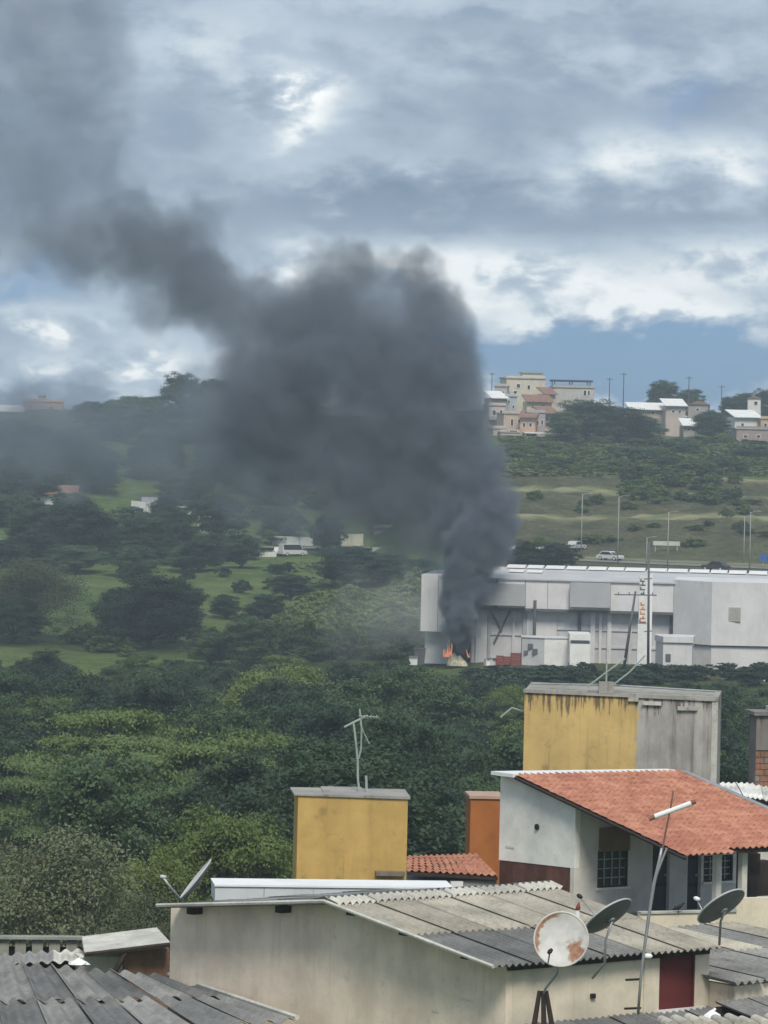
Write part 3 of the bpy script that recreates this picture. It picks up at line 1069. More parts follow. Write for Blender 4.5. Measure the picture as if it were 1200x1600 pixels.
    w2 = 1.55
    for k in range(5):
        box('panel', cladg, r, -w2 + k * .62, -w2 + k * .62 + .6, 0, .06, -.5, 1.55 - .1 * k)
    box('rail', steel, r, -w2, w2, -.06, -.005, .9, 1.0)
    f = Frame(at(656, 1022, 531), 0, 9.3)
    r = f.root('skip', 'dark tall skip standing beside the burning bay', 'skip')
    MB().hexa([(-.55, -.5, -.3), (.55, -.5, -.3), (.55, .6, -.3), (-.55, .6, -.3), (-.7, -.6, 1.6), (.7, -.6, 1.6), (.7, .7, 1.6), (-.7, .7, 1.6)]).build('body', steel, r)
    box('rim', steel, r, -.75, .75, -.65, .75, 1.61, 1.7)
    f = Frame(at(1190, 1050, 509), 0, 8.7)
    r = f.root('water_drum', 'small white drum near the grey gate', 'drum')
    MB().tube([(0, 0, -.3), (0, 0, .25), (0, 0, .3), (0, 0, .6)], [.75, .78, .85, .8], 14).build('body', whitep, r, True)
    MB().tube([(0, 0, .61), (0, 0, .72)], [.7, .3], 14).build('lid', whitep, r)
    # pale heap and fire
    f = Frame(at(712, 1026, 530), 0, 9.3)
    r = f.root('burning_heap', 'pale cream heap of sheeting sagging beside the flames', 'heap')
    cream = paint('cream_sheet', (.62, .58, .42), .25, 1.5, .9, .3, (.2, .16, .1))
    rg = random.Random(4)
    for k, (x, y, s, h) in enumerate(((-.15, 0, .6, 1.2), (.45, .2, .62, .95), (-.55, .35, .45, .8), (.95, -.1, .5, .4))):
        n = 11
        vs = []
        for t, q in ((0, 1.0), (.35, .92), (.72, .74), (1.0, .3)):
            for i in range(n):
                a = 6.283 * i / n
                vs.append((x + math.cos(a) * s * q * rg.uniform(.72, 1.22), y + math.sin(a) * s * q * rg.uniform(.6, 1.1), -.3 + (h + .3) * t * rg.uniform(.86, 1.08)))
        fs = [(l * n + i, l * n + (i + 1) % n, (l + 1) * n + (i + 1) % n, (l + 1) * n + i) for l in range(3) for i in range(n)] + [tuple(range(3 * n, 4 * n))]
        MB().add(vs, fs).build('sheet', cream, r)
    fm, nt, b = new_mat('flame')
    em = nt.nodes.new('ShaderNodeEmission')
    em.inputs[0].default_value = (1, .34, .17, 1)
    em.inputs[1].default_value = .5
    nt.links.new(em.outputs[0], nt.nodes['Material Output'].inputs[0])
    p = at(702, 1024, 530.8)
    r = thing('fire', 'orange flames licking up at the foot of the dark smoke', 'fire', p)
    for k in range(11):
        x = rg.uniform(-.75, .45) if k < 9 else rg.uniform(1.9, 2.5)
        h = rg.uniform(.35, 1.0) * (1.7 if abs(x) < .35 else 1.0)
        s_ = rg.uniform(.05, .13)
        y = rg.uniform(-.4, .3)
        pts, rad = [], []
        cx = x
        for t in (0, .2, .4, .6, .8, 1):
            cx += rg.uniform(-.09, .09)
            pts.append((cx, y + rg.uniform(-.05, .05), -.2 + (h + .2) * t))
            rad.append(max(.008, s_ * (1 - t) ** .6 * rg.uniform(.6, 1.35)))
        MB().tube(pts, rad, 6).build('flame', fm, r, True)
    # fallen pale debris
    for i, (px, py) in enumerate(((646, 1018), (764, 1022), (770, 1018))):
        f = Frame(at(px, py, 530), 20 * i, 9.3)
        r = f.root('debris_box', ('pale carton left of the dark skip', 'pale carton beside the braced bay', 'second carton under the braced bay')[i], 'box')
        box('carton', whitep, r, -.5, .5, -.4, .4, -.3, .7)
        MB().hexa([(-.5, -.4, .71), (.5, -.4, .71), (.5, -.7, .8), (-.5, -.7, .8), (-.5, -.4, .73), (.5, -.4, .73), (.5, -.7, .82), (-.5, -.7, .82)]).build('flap', whitep, r)


yard()


# ------------------------------------------------------------------ vehicles on the roads
def car(px, py, deg, colr, label, van=False, Y=None):
    p = ground_hit(px, py) if Y is None else at(px, py, Y)
    p.z = tz(p.x, p.y) + .06
    r = thing('van' if van else 'car', label, 'van' if van else 'car', p)
    r.rotation_euler = (0, 0, R(deg))
    body = paint('car_' + '_'.join('%03d' % int(c * 100) for c in colr), colr, .06, 1, .3, spec=.5)
    L, W, H = (5.0, .92, 2.1) if van else (4.2, .85, 1.42)
    hb = 1.0 if van else .82
    prof = [(-L / 2, .32), (L / 2, .32), (L / 2, hb * .85), (L / 2 - .25, hb), (-L / 2 + .1, hb), (-L / 2, hb * .8)]
    MB().prism(prof, 1, -W, W).build('body', body, r)
    if van:
        cab = [(-L / 2 + .05, hb + .005), (L / 2 - .75, hb + .005), (L / 2 - 1.4, H), (-L / 2 + .1, H)]
    else:
        cab = [(-L / 2 + .35, hb + .005), (L / 2 - 1.05, hb + .005), (L / 2 - 1.8, H), (-L / 2 + .95, H)]
    c = MB().prism(cab, 1, -W + .1, W - .1).build('cabin', body, r)
    for s in (-1, 1):
        a = cab
        ins = [(a[0][0] + .25, hb + .08), (a[1][0] - .15, hb + .08), (a[2][0] - .02, H - .1), (a[3][0] + .12, H - .1)]
        MB().prism(ins, 1, s * (W - .095), s * (W - .08)).build('window', glass, c)
    MB().hexa([(cab[1][0] + .0, -W + .2, hb + .06), (cab[1][0] + .04, -W + .2, hb + .06), (cab[1][0] + .04, W - .2, hb + .06), (cab[1][0], W - .2, hb + .06),
               (cab[2][0] + .04, -W + .2, H - .08), (cab[2][0] + .08, -W + .2, H - .08), (cab[2][0] + .08, W - .2, H - .08), (cab[2][0] + .04, W - .2, H - .08)]).build('windscreen', glass, c)
    for x in (-L * .31, L * .31):
        for s in (-1, 1):
            w = MB().tube([(x, s * (W - .2), .3), (x, s * (W + .02), .3)], .31, 12).build('wheel', rubber, r)
            MB().tube([(x, s * (W + .021), .3), (x, s * (W + .035), .3)], .17, 10).build('rim', clad, w)
    for s in (-1, 1):
        box('headlight', skyl, r, L / 2 - .02, L / 2 + .02, s * .6 - .16, s * .6 + .16, .58, .74)
        box('tail_light', redm, r, -L / 2 - .02, -L / 2 + .03, s * .62 - .12, s * .62 + .12, .6, .78)


W_ = (.58, .58, .57)
car(953, 876, -36, W_, 'white car driving along the road behind the warehouse')
car(1118, 892, 146, (.04, .042, .05), 'dark car on the road above the warehouse roof')
for i, (px, py, c, lab) in enumerate(((808, 868, (.4, .42, .45), 'silver car parked beside the smoke behind the warehouse'), (843, 870, (.55, .56, .58), 'pale grey car parked between the dark trees'),
                                      (878, 868, (.6, .61, .62), 'light car parked by the end of the tree clump'), (900, 860, (.5, .5, .52), 'grey car parked uphill of the tree clump'))):
    car(px, py, 60, c, lab)
for px, py, dg, c, v, lab in ((270, 866, 4, W_, False, 'white car on the meadow road under the billboard tree'), (302, 867, 2, W_, False, 'second white car following close behind on the meadow road'),
                              (172, 866, 3, W_, True, 'white van on the meadow road among dark trees'), (120, 864, 3, (.35, .36, .38), False, 'grey car on the meadow road left of the white van'),
                              (143, 860, 3, W_, False, 'white car half hidden by trees left of the van'), (437, 868, 80, W_, False, 'white car seen end on at the end of the meadow road'),
                              (457, 869, 30, W_, True, 'white van turning at the end of the meadow road')):
    car(px, py, dg, c, lab, v)


# ------------------------------------------------------------------ road poles, signs, walls
polem = paint('pole_concrete', (.33, .335, .32), .15, 1, .8)
for i, (px, pt, pb, lab) in enumerate(((965, 776, 880, 'concrete lamp pole behind the white car on the road'), (1043, 800, 884, 'short concrete pole by the pale sign board'),
                                       (1171, 800, 892, 'tall concrete pole near the blue road sign'), (1162, 806, 880, 'thin pole paired with the tall concrete pole'),
                                       (908, 772, 868, 'faint lamp pole beside the parked cars'), (1010, 840, 884, 'thin post between the road and the sign board'))):
    p = ground_hit(px, pb)
    r = thing('lamp_pole', lab, 'pole', p)
    h = (pb - pt) * p.y / F
    MB().tube([(0, 0, -.5), (0, 0, h)], [.1, .065], 8).build('shaft', polem, r, True)
    MB().tube([(0, 0, h - .2), (.5, -.2, h + .1), (1.1, -.4, h + .15)], [.06, .05, .05], 6).build('arm', polem, r)
    box('lamp_head', polem, r, 1.0, 1.5, -.55, -.3, h + .08, h + .2)
p = ground_hit(1041, 862)
r = thing('sign_board', 'long pale sign board on two posts above the road', 'sign', p)
box('panel', paint('pale_board', (.55, .56, .5), .15, 1, .7), r, -2.2, 2.2, -.06, .06, 1.0, 1.7)
for x in (-1.8, 1.8):
    box('post', polem, r, x - .08, x + .08, .07, .2, -.5, 1.6)
p = ground_hit(1192, 888)
r = thing('road_sign', 'blue road sign on a thin post at the roadside', 'sign', p)
box('panel', paint('blue_sign', (.05, .12, .34), .15, 1, .5), r, -.6, .6, -.05, 0, 1.0, 2.2)
MB().tube([(0, .06, -.5), (0, .06, 2.1)], .06, 6).build('post', polem, r)
for px, pt, pb, lab in ((974, 582, 622, 'thin mast on the hilltop right of the terrace house'), (952, 590, 622, 'thin hilltop pole beside the mast'), (1076, 588, 620, 'thin pole behind the hilltop trees'),
                        (1127, 602, 640, 'thin pole in the gap between hilltop trees'), (768, 582, 625, 'thin mast beside the smoke on the hilltop')):
    p = at(px, pb, 1060)
    p.z = min(p.z, tz(p.x, p.y))
    q = at(px, pt, 1060)
    r = thing('mast', lab, 'mast', p)
    MB().tube([(0, 0, -.5), (0, 0, q.z - p.z)], [.16, .1], 6).build('shaft', steel, r)
    MB().tube([(-.8, 0, q.z - p.z - .4), (.8, 0, q.z - p.z - .4)], .08, 6).build('cross_arm', steel, r)


# ------------------------------------------------------------------ hillside houses
tilem = paint('far_roof_tile', (.27, .15, .11), .3, .8, .9)
concm = paint('far_concrete', (.36, .36, .35), .2, .5, .9, .3)
hm_cache = {}


def hcol(c):
    return paint('house_' + '_'.join('%03d' % int(x * 100) for x in c), c, .14, .5, .85, .25)


def house(px0, px1, pt, pb, Y, deg, c, roof, wins, label, depth=7.0, extra=()):
    pxm = (px0 + px1) / 2
    f = Frame(at(pxm, pb, Y), deg, at(pxm, pb, Y).z)
    r = f.root('house', label, 'house')
    hw = (px1 - px0) * Y / F / 2
    hh = (pb - pt) * Y / F
    drop = max(1.0, f.o.z - tz(f.o.x, f.o.y) + 1.5)
    box('wall', hcol(c), r, -hw, hw, 0, depth, -drop, hh)
    if roof == 'flat':
        box('roof', concm, r, -hw - .25, hw + .25, -.25, depth + .2, hh + .005, hh + .25)
        box('parapet', hcol(c), r, -hw, hw, .05, .2, hh + .255, hh + .7)
    elif roof == 'gable':
        MB().prism([(-hw - .4, hh + .005), (hw + .4, hh + .005), (0, hh + min(1.8, hw * .35))], 1, -.4, depth + .4).build('roof', tilem, r)
    elif roof in ('shed', 'tile'):
        m = whitep if roof == 'shed' else tilem
        MB().hexa([(-hw - .4, -.9, hh - .1), (hw + .4, -.9, hh - .1), (hw + .4, depth, hh + 1.5), (-hw - .4, depth, hh + 1.5),
                   (-hw - .4, -.9, hh + .08), (hw + .4, -.9, hh + .08), (hw + .4, depth, hh + 1.7), (-hw - .4, depth, hh + 1.7)]).build('roof', m, r)
    for (px, py, w, h) in wins:
        p = f.hit(px, py, 1, 0)
        w, h = w * Y / F / 2, h * Y / F / 2
        fm = MB()
        t = .1
        fm.box(p.x - w - t, p.x + w + t, -.1, -.002, p.z - h - t, p.z - h)
        fm.box(p.x - w - t, p.x + w + t, -.1, -.002, p.z + h, p.z + h + t)
        fm.box(p.x - w - t, p.x - w, -.1, -.002, p.z - h, p.z + h)
        fm.box(p.x + w, p.x + w + t, -.1, -.002, p.z - h, p.z + h)
        wo = fm.build('window', whitep, r)
        box('pane', glass, wo, p.x - w, p.x + w, -.03, -.004, p.z - h, p.z + h)
    for e in extra:
        e(f, r, hh, hw)
    return f, r


def stairbox(pxa, pxb, pt, m):
    def go(f, r, hh, hw):
        a, b = f.hit(pxa, pt, 1, 1.5), f.hit(pxb, pt, 1, 1.5)
        box('stair_tower', m, r, a.x, b.x, 1.5, 4.5, hh + .26, a.z)
        box('tower_roof', concm, r, a.x - .3, b.x + .3, 1.2, 4.8, a.z + .005, a.z + .25)
    return go


def canopy(pxa, pxb, pt, m):
    def go(f, r, hh, hw):
        a, b = f.hit(pxa, pt, 1, 0), f.hit(pxb, pt, 1, 0)
        k = box('canopy', m, r, a.x, b.x, -.6, 6, a.z - .45, a.z)
        for t in (.06, .5, .94):
            u = a.x + (b.x - a.x) * t
            for w in (.2, 5.5):
                box('post', concm, r, u - .12, u + .12, w, w + .24, hh + .26, a.z - .46)
    return go


CR = (.62, .56, .44)
house(790, 852, 592, 640, 1042, 10, CR, 'flat', [(810, 603, 5, 6), (794, 613, 4, 5), (805, 613, 5, 4), (826, 605, 4, 6)], 'tall cream house with stair tower on the hilltop', 8, (stairbox(817, 848, 583, hcol(CR)),))
house(864, 928, 606, 645, 1036, 4, (.48, .46, .42), 'flat', [(914, 614, 4, 8), (920, 614, 3, 7)], 'grey house with dark canopy over its roof terrace', 8, (canopy(863, 926, 593, paint('dark_canopy', (.05, .05, .055), .2, 1, .8)),))
house(790, 808, 620, 645, 1024, 14, (.42, .47, .5), 'flat', [(795, 628, 3, 5), (802, 636, 3, 5)], 'narrow blue grey house below the tall cream one')
house(768, 792, 622, 645, 1022, 14, (.42, .36, .32), 'shed', [(774, 633, 3, 5)], 'small brownish house at the edge of the smoke')
house(823, 862, 628, 644, 1012, 6, (.66, .6, .36), 'tile', [(848, 635, 6, 5), (832, 635, 3, 6)], 'small yellow house with reddish tiled roof')
house(763, 790, 634, 668, 1002, 10, (.5, .42, .38), 'flat', [(772, 645, 5, 8), (783, 645, 4, 8)], 'pinkish house with balcony beside the smoke', 7,
      (lambda f, r, hh, hw: box('balcony', concm, r, -hw, hw, -1.2, -.01, hh * .35, hh * .35 + .7),))
house(786, 822, 647, 682, 992, 12, (.55, .42, .33), 'flat', [(800, 660, 4, 10), (811, 658, 3, 6)], 'salmon pink block with tall narrow windows')
house(822, 852, 645, 673, 990, 12, (.42, .36, .37), 'flat', [(831, 661, 3, 7), (840, 661, 3, 7), (847, 660, 3, 7)], 'mauve grey block with a row of windows')
house(782, 812, 676, 692, 978, 8, (.52, .42, .38), 'flat', [(802, 674, 12, 3)], 'low pale pink house at the lower edge of the hill town')
house(770, 789, 670, 692, 981, 10, (.55, .45, .38), 'flat', [(779, 679, 4, 6)], 'narrow tan house low beside the smoke')
house(812, 836, 652, 684, 986, -8, (.5, .33, .24), 'tile', [(819, 664, 4, 6), (829, 664, 4, 6)], 'brick orange house wedged between pink and mauve blocks')
house(846, 872, 646, 664, 1000, 16, (.58, .5, .4), 'tile', [(855, 655, 4, 5), (865, 655, 4, 5)], 'tan house with reddish roof beside the wide dark tree')
house(772, 792, 604, 628, 1034, -6, (.45, .42, .4), 'flat', [(778, 614, 3, 5), (786, 614, 3, 5)], 'grey tower like house on the hilltop beside the smoke', 6)
house(850, 868, 616, 634, 1026, 12, (.5, .44, .36), 'tile', [(858, 626, 4, 5)], 'small tan house in front of the terrace house')
house(985, 1040, 640, 655, 1032, 6, (.42, .36, .33), 'shed', [(1020, 645, 5, 4)], 'long low house with sloping white roof under the round tree')
house(1040, 1071, 634, 652, 1028, 6, (.5, .42, .38), 'shed', [(1052, 643, 4, 4), (1062, 643, 4, 4)], 'pinkish low house with white eaves on the hilltop')
house(1075, 1106, 632, 648, 1046, -8, (.36, .34, .31), 'gable', [(1090, 640, 4, 4)], 'small grey gabled house beside the thin crowned tree')
house(1068, 1085, 665, 676, 1002, 4, (.35, .33, .3), 'shed', [(1076, 671, 4, 4)], 'tiny shed with white roof on the hillside')
house(1168, 1188, 622, 640, 1042, -6, (.72, .7, .68), 'gable', [(1181, 630, 5, 5)], 'small white gabled house among dark trees')
house(1147, 1188, 652, 675, 1002, 12, (.7, .7, .68), 'shed', [(1160, 664, 4, 5)], 'white walled house with sloping parapet below dark trees')
house(1188, 1215, 655, 680, 1000, 6, (.52, .36, .22), 'flat', [(1196, 664, 4, 5)], 'orange brown house next to the white walled house')
house(1150, 1210, 671, 695, 982, 6, (.34, .27, .25), 'flat', [(1165, 682, 6, 4), (1185, 682, 6, 4)], 'low brown brick house at the hill edge')
house(36, 98, 628, 650, 1125, 3, (.5, .33, .27), 'flat', [(48, 636, 4, 4), (80, 637, 4, 4)], 'pink brick house on the ridge left of the smoke', 7, (stairbox(60, 71, 619, hcol((.5, .33, .27))),))
house(-12, 35, 643, 656, 1120, 3, (.6, .6, .6), 'shed', [(15, 650, 4, 3)], 'house with white roof beside the pink ridge house')
house(20, 118, 772, 786, 858, 2, (.7, .7, .7), 'tile', [(35, 780, 5, 4), (60, 780, 5, 4), (90, 780, 5, 4)], 'long low building with faded red roof at the hill foot', 8)
house(-10, 14, 782, 835, 838, 8, (.6, .6, .6), 'flat', [(4, 800, 5, 10), (4, 820, 5, 8)], 'pale two storey block at the hill foot')
house(14, 40, 796, 838, 832, 8, (.42, .43, .45), 'shed', [(30, 806, 8, 7)], 'grey house with white roof beside the pale block')
house(312, 346, 822, 834, 826, 5, (.7, .71, .7), 'shed', [(325, 829, 5, 3)], 'small white shed in the smoke beyond the meadow road')
house(584, 617, 826, 838, 812, 0, (.5, .52, .53), 'flat', [(600, 833, 6, 3)], 'small grey hut under the smoke')

# white metal canopy in front of the pink houses
f = Frame(at(846, 680, 984), 4, at(846, 680, 984).z)
r = f.root('carport', 'long white carport roof in front of the mauve block', 'carport')
hw = 28 * 984 / F
box('roof', whitep, r, -hw, hw, -1.5, 3, .35, .65)
for x in (-hw + .3, 0, hw - .3):
    box('post', concm, r, x - .1, x + .1, -1.3, -1.1, -4, .34)
# billboard and the long wall below it
f = Frame(at(234, 790, 850), 0, at(234, 790, 850).z)
r = f.root('billboard', 'framed dark billboard with pale panel on the hillside', 'billboard')
w, h = 16 * 850 / F, 14 * 850 / F
mb = MB()
mb.box(-w, w, 0, .3, .3, .6).box(-w, w, 0, .3, h - .02, h + .3).box(-w, -w + .35, 0, .3, .61, h - .03).box(w - .35, w, 0, .3, .61, h - .03)
mb.build('frame', steel, r)
box('panel', paint('billboard_panel', (.42, .43, .45), .3, 1.2, .7), r, -w + .36, w - .36, .08, .25, .61, h - .03)
for x in (-w * .6, w * .6):
    box('post', steel, r, x - .12, x + .12, .05, .25, -6, .29)


def lowwall(px0, py0, px1, py1, hpx, Y, label, c=(.6, .6, .58)):
    a, b = at(px0, py0, Y), at(px1, py1, Y)
    r = thing('wall', label, 'wall', a)
    n = max(2, int((b - a).length / 2.5))
    for k in range(n):
        p, q = (b - a) * (k / n), (b - a) * ((k + 1) / n - .01)
        h = hpx * Y / F
        MB().hexa([(p.x, p.y, p.z - 2.5), (q.x, q.y, q.z - 2.5), (q.x, q.y + .25, q.z - 2.5), (p.x, p.y + .25, p.z - 2.5),
                   (p.x, p.y, p.z + h), (q.x, q.y, q.z + h), (q.x, q.y + .25, q.z + h), (p.x, p.y + .25, p.z + h)]).build('panel', hcol(c), r)
    box('footing', concm, r, -.2, .2, -.1, .4, -3, -2.4)


lowwall(205, 786, 300, 797, 4, 845, 'pale retaining wall running under the billboard')
lowwall(0, 852, 45, 853, 6, 802, 'white wall strip beside the meadow road')
lowwall(425, 842, 490, 845, 5, 800, 'pale wall strip at the end of the meadow road', (.5, .52, .5))
lowwall(532, 842, 568, 842, 8, 798, 'pale yellowish wall under the smoke', (.55, .55, .42))
lowwall(582, 860, 620, 860, 5, 780, 'grey wall strip behind the dark tree mass', (.45, .46, .46))
lowwall(405, 868, 432, 869, 6, 780, 'white low wall beside the end on car', (.65, .65, .6))


# ------------------------------------------------------------------ near roofs
def stained(name, c, stain, top=None, runs=.5, c2=None, edge=None, cover=.62):
    """Rendered wall with blotches, rain runs and (top) mould hanging from the upper edge."""
    m, nt, b = new_mat(name)
    big = nnoise(nt, .8, 5, .6)
    fine = nnoise(nt, 14, 5, .7)
    cc = nmix(nt, nstep(nt, big, .3, .7), sc(c, .8), sc(c, 1.06))
    blot = nnoise(nt, 2.3, 6, .68)
    cc = nmix(nt, nmath(nt, 'MULTIPLY', nstep(nt, blot, .54, .72), .38), cc, stain)
    tc = nt.nodes.new('ShaderNodeTexCoord')
    sp = nt.nodes.new('ShaderNodeSeparateXYZ')
    nt.links.new(tc.outputs['Object'], sp.inputs[0])
    if c2 is not None:
        jag = nmath(nt, 'MULTIPLY', nmath(nt, 'SUBTRACT', nnoise(nt, 3, 5, .6), .5), .5)
        e = nstep(nt, nmath(nt, 'ADD', sp.outputs[0], jag), edge - .04, edge + .04)
        g = nmix(nt, nstep(nt, nnoise(nt, 1.6, 6, .65, (1, 1, .45)), .3, .7), sc(c2, .72), sc(c2, 1.15))
        drip = nnoise(nt, 1.7, 4, .6, (2.2, 2.2, .09))
        g = nmix(nt, nmath(nt, 'MULTIPLY', nstep(nt, drip, .50, .74), .75), g, sc(c2, .25))
        cc = nmix(nt, e, cc, g)
    run = nnoise(nt, 2.2, 5, .62, (2.0, 2.0, .14))
    cc = nmix(nt, nmath(nt, 'MULTIPLY', nstep(nt, run, .5, .78), runs), cc, stain)
    if top is not None:
        z0, dep = top
        d = nmath(nt, 'DIVIDE', nmath(nt, 'SUBTRACT', z0, sp.outputs[2]), dep)
        hang = nnoise(nt, 3.4, 6, .65, (2.2, 2.2, .22))
        k = nstep(nt, nmath(nt, 'SUBTRACT', hang, nmath(nt, 'MULTIPLY', d, .34)), .42, cover)
        cc = nmix(nt, nmath(nt, 'MULTIPLY', k, .82), cc, stain)
    cc = nmix(nt, nmath(nt, 'MULTIPLY', nstep(nt, fine, .5, .8), .28), cc, sc(c, .55))
    nt.links.new(cc, b.inputs['Base Color'])
    b.inputs['Roughness'].default_value = .9
    b.inputs['Specular IOR Level'].default_value = .15
    bump(nt, b, fine, .35, .015)
    return m


def fibro(name, c, lich=.4):
    m, nt, b = new_mat(name)
    oi = nt.nodes.new('ShaderNodeObjectInfo')
    big = nnoise(nt, .9, 6, .65)
    fine = nnoise(nt, 9, 6, .7)
    cc = nmix(nt, nstep(nt, big, .28, .72), sc(c, .68), sc(c, 1.12))
    cc = nmix(nt, nmath(nt, 'MULTIPLY', nstep(nt, fine, .47, .7), lich), cc, sc(c, .34))
    hs = nt.nodes.new('ShaderNodeHueSaturation')
    nt.links.new(nmath(nt, 'ADD', .84, nmath(nt, 'MULTIPLY', oi.outputs['Random'], .3)), hs.inputs['Value'])
    nt.links.new(cc, hs.inputs['Color'])
    nt.links.new(hs.outputs[0], b.inputs['Base Color'])
    b.inputs['Roughness'].default_value = .95
    b.inputs['Specular IOR Level'].default_value = .1
    bump(nt, b, fine, .4, .012)
    return m


creamw = stained('render_cream', (.86, .735, .59), (.48, .39, .31), None, .34)
creamf = stained('render_cream_front', (.76, .68, .53), (.36, .31, .25), None, .3)
fb_beige = fibro('fibre_cement_beige', (.41, .385, .325))
fb_grey = fibro('fibre_cement_grey', (.27, .27, .262), .5)
fb_dark = fibro('fibre_cement_dark', (.195, .198, .198), .5)
fb_light = fibro('fibre_cement_light', (.56, .55, .5), .4)
woodd = paint('dark_timber', (.045, .034, .03), .3, 3, .9)
maroon = paint('maroon_sheet', (.13, .026, .024), .22, 1.2, .7, .2)
galv = paint('galvanised', (.38, .40, .41), .2, 2, .45, .2, metal=.4)
dishg = paint('dish_grey', (.17, .175, .185), .2, 2, .55)
dishw = paint('dish_rim_pale', (.5, .52, .53), .15, 2, .5)
black = paint('black_plastic', (.02, .02, .022), .2, 3, .6)
whitew = stained('render_white', (.88, .87, .82), (.55, .53, .48), None, .12)
greyw = stained('render_offwhite', (.70, .675, .62), (.4, .375, .335), None, .3)
brownw = paint('brown_planks', (.15, .066, .05), .3, 2, .8, .3, rnd=.35)
metalw = paint('white_metal_fascia', (.60, .63, .66), .1, .8, .5, .22, (.36, .37, .38))
metalt = paint('white_metal_top', (.82, .84, .85), .08, .8, .5, .1, (.5, .5, .5))
brickw = paint('bare_brick', (.27, .15, .10), .35, 2, .95, .3)


def sheet_mesh(p00, p10, p01, p11, pitch, amp, thick=.012, nl=3):
    """One wavy sheet: waves counted along p00-p10, running from p00 to p01."""
    p00, p10, p01, p11 = [np.array(p, float) for p in (p00, p10, p01, p11)]
    W = np.linalg.norm(p10 - p00)
    n = max(8, int(round(W / pitch * 8)))
    nrm = np.cross(p10 - p00, p01 - p00)
    nrm /= np.linalg.norm(nrm)
    if nrm[2] < 0:
        nrm = -nrm
    a = np.linspace(0, 1, n + 1)[None, :, None]
    b = np.linspace(0, 1, nl + 1)[:, None, None]
    base = (p00 * (1 - a) + p10 * a) * (1 - b) + (p01 * (1 - a) + p11 * a) * b
    wv = amp * np.cos(2 * math.pi * a * W / pitch)
    top = base + nrm * wv
    bot = top - nrm * thick
    v = np.concatenate([top.reshape(-1, 3), bot.reshape(-1, 3)])
    m = n + 1
    i = np.arange((nl + 1) * m).reshape(nl + 1, m)
    k = (nl + 1) * m
    q = [np.stack([i[:-1, :-1], i[:-1, 1:], i[1:, 1:], i[1:, :-1]], -1).reshape(-1, 4)]
    q.append(q[0][:, ::-1] + k)
    for row in (0, nl):
        e = np.stack([i[row, :-1], i[row, :-1] + k, i[row, 1:] + k, i[row, 1:]], -1).reshape(-1, 4)
        q.append(e)
    for c in (0, n):
        q.append(np.stack([i[:-1, c], i[1:, c], i[1:, c] + k, i[:-1, c] + k], -1).reshape(-1, 4))
    return np_mesh('roof_sheet', v, np.concatenate(q), None, True)


def lerp(a, b, t):
    return [x + (y - x) * t for x, y in zip(a, b)]


def sheets(root, p00, p10, p01, p11, ncol, courses, pitch, amp, matf, lap=.16):
    """Courses of sheets from the eave (p00-p10) to the ridge (p01-p11), the upper lapping over the lower."""
    for c, (b0, b1) in enumerate(courses):
        for k in range(ncol):
            a0, a1 = k / ncol, (k + 1) / ncol
            up = .022 * c + .012 * (k % 2)

            def pt(a, b):
                q = lerp(lerp(p00, p10, a), lerp(p01, p11, a), b)
                return (q[0], q[1], q[2] + up)
            j = rng.uniform(-.012, .012)
            me = sheet_mesh(pt(a0, b0 + j), pt(a1, b0 + j), pt(a0, b1), pt(a1, b1), pitch, amp)
            mesh_obj('roof_sheet', me, root, matf(c, k))


def wbuild(mb, name, mat, root, smooth=False):
    o = root.location
    mb.v = [(x - o.x, y - o.y, z - o.z) for x, y, z in mb.v]
    return mb.build(name, mat, root, smooth)


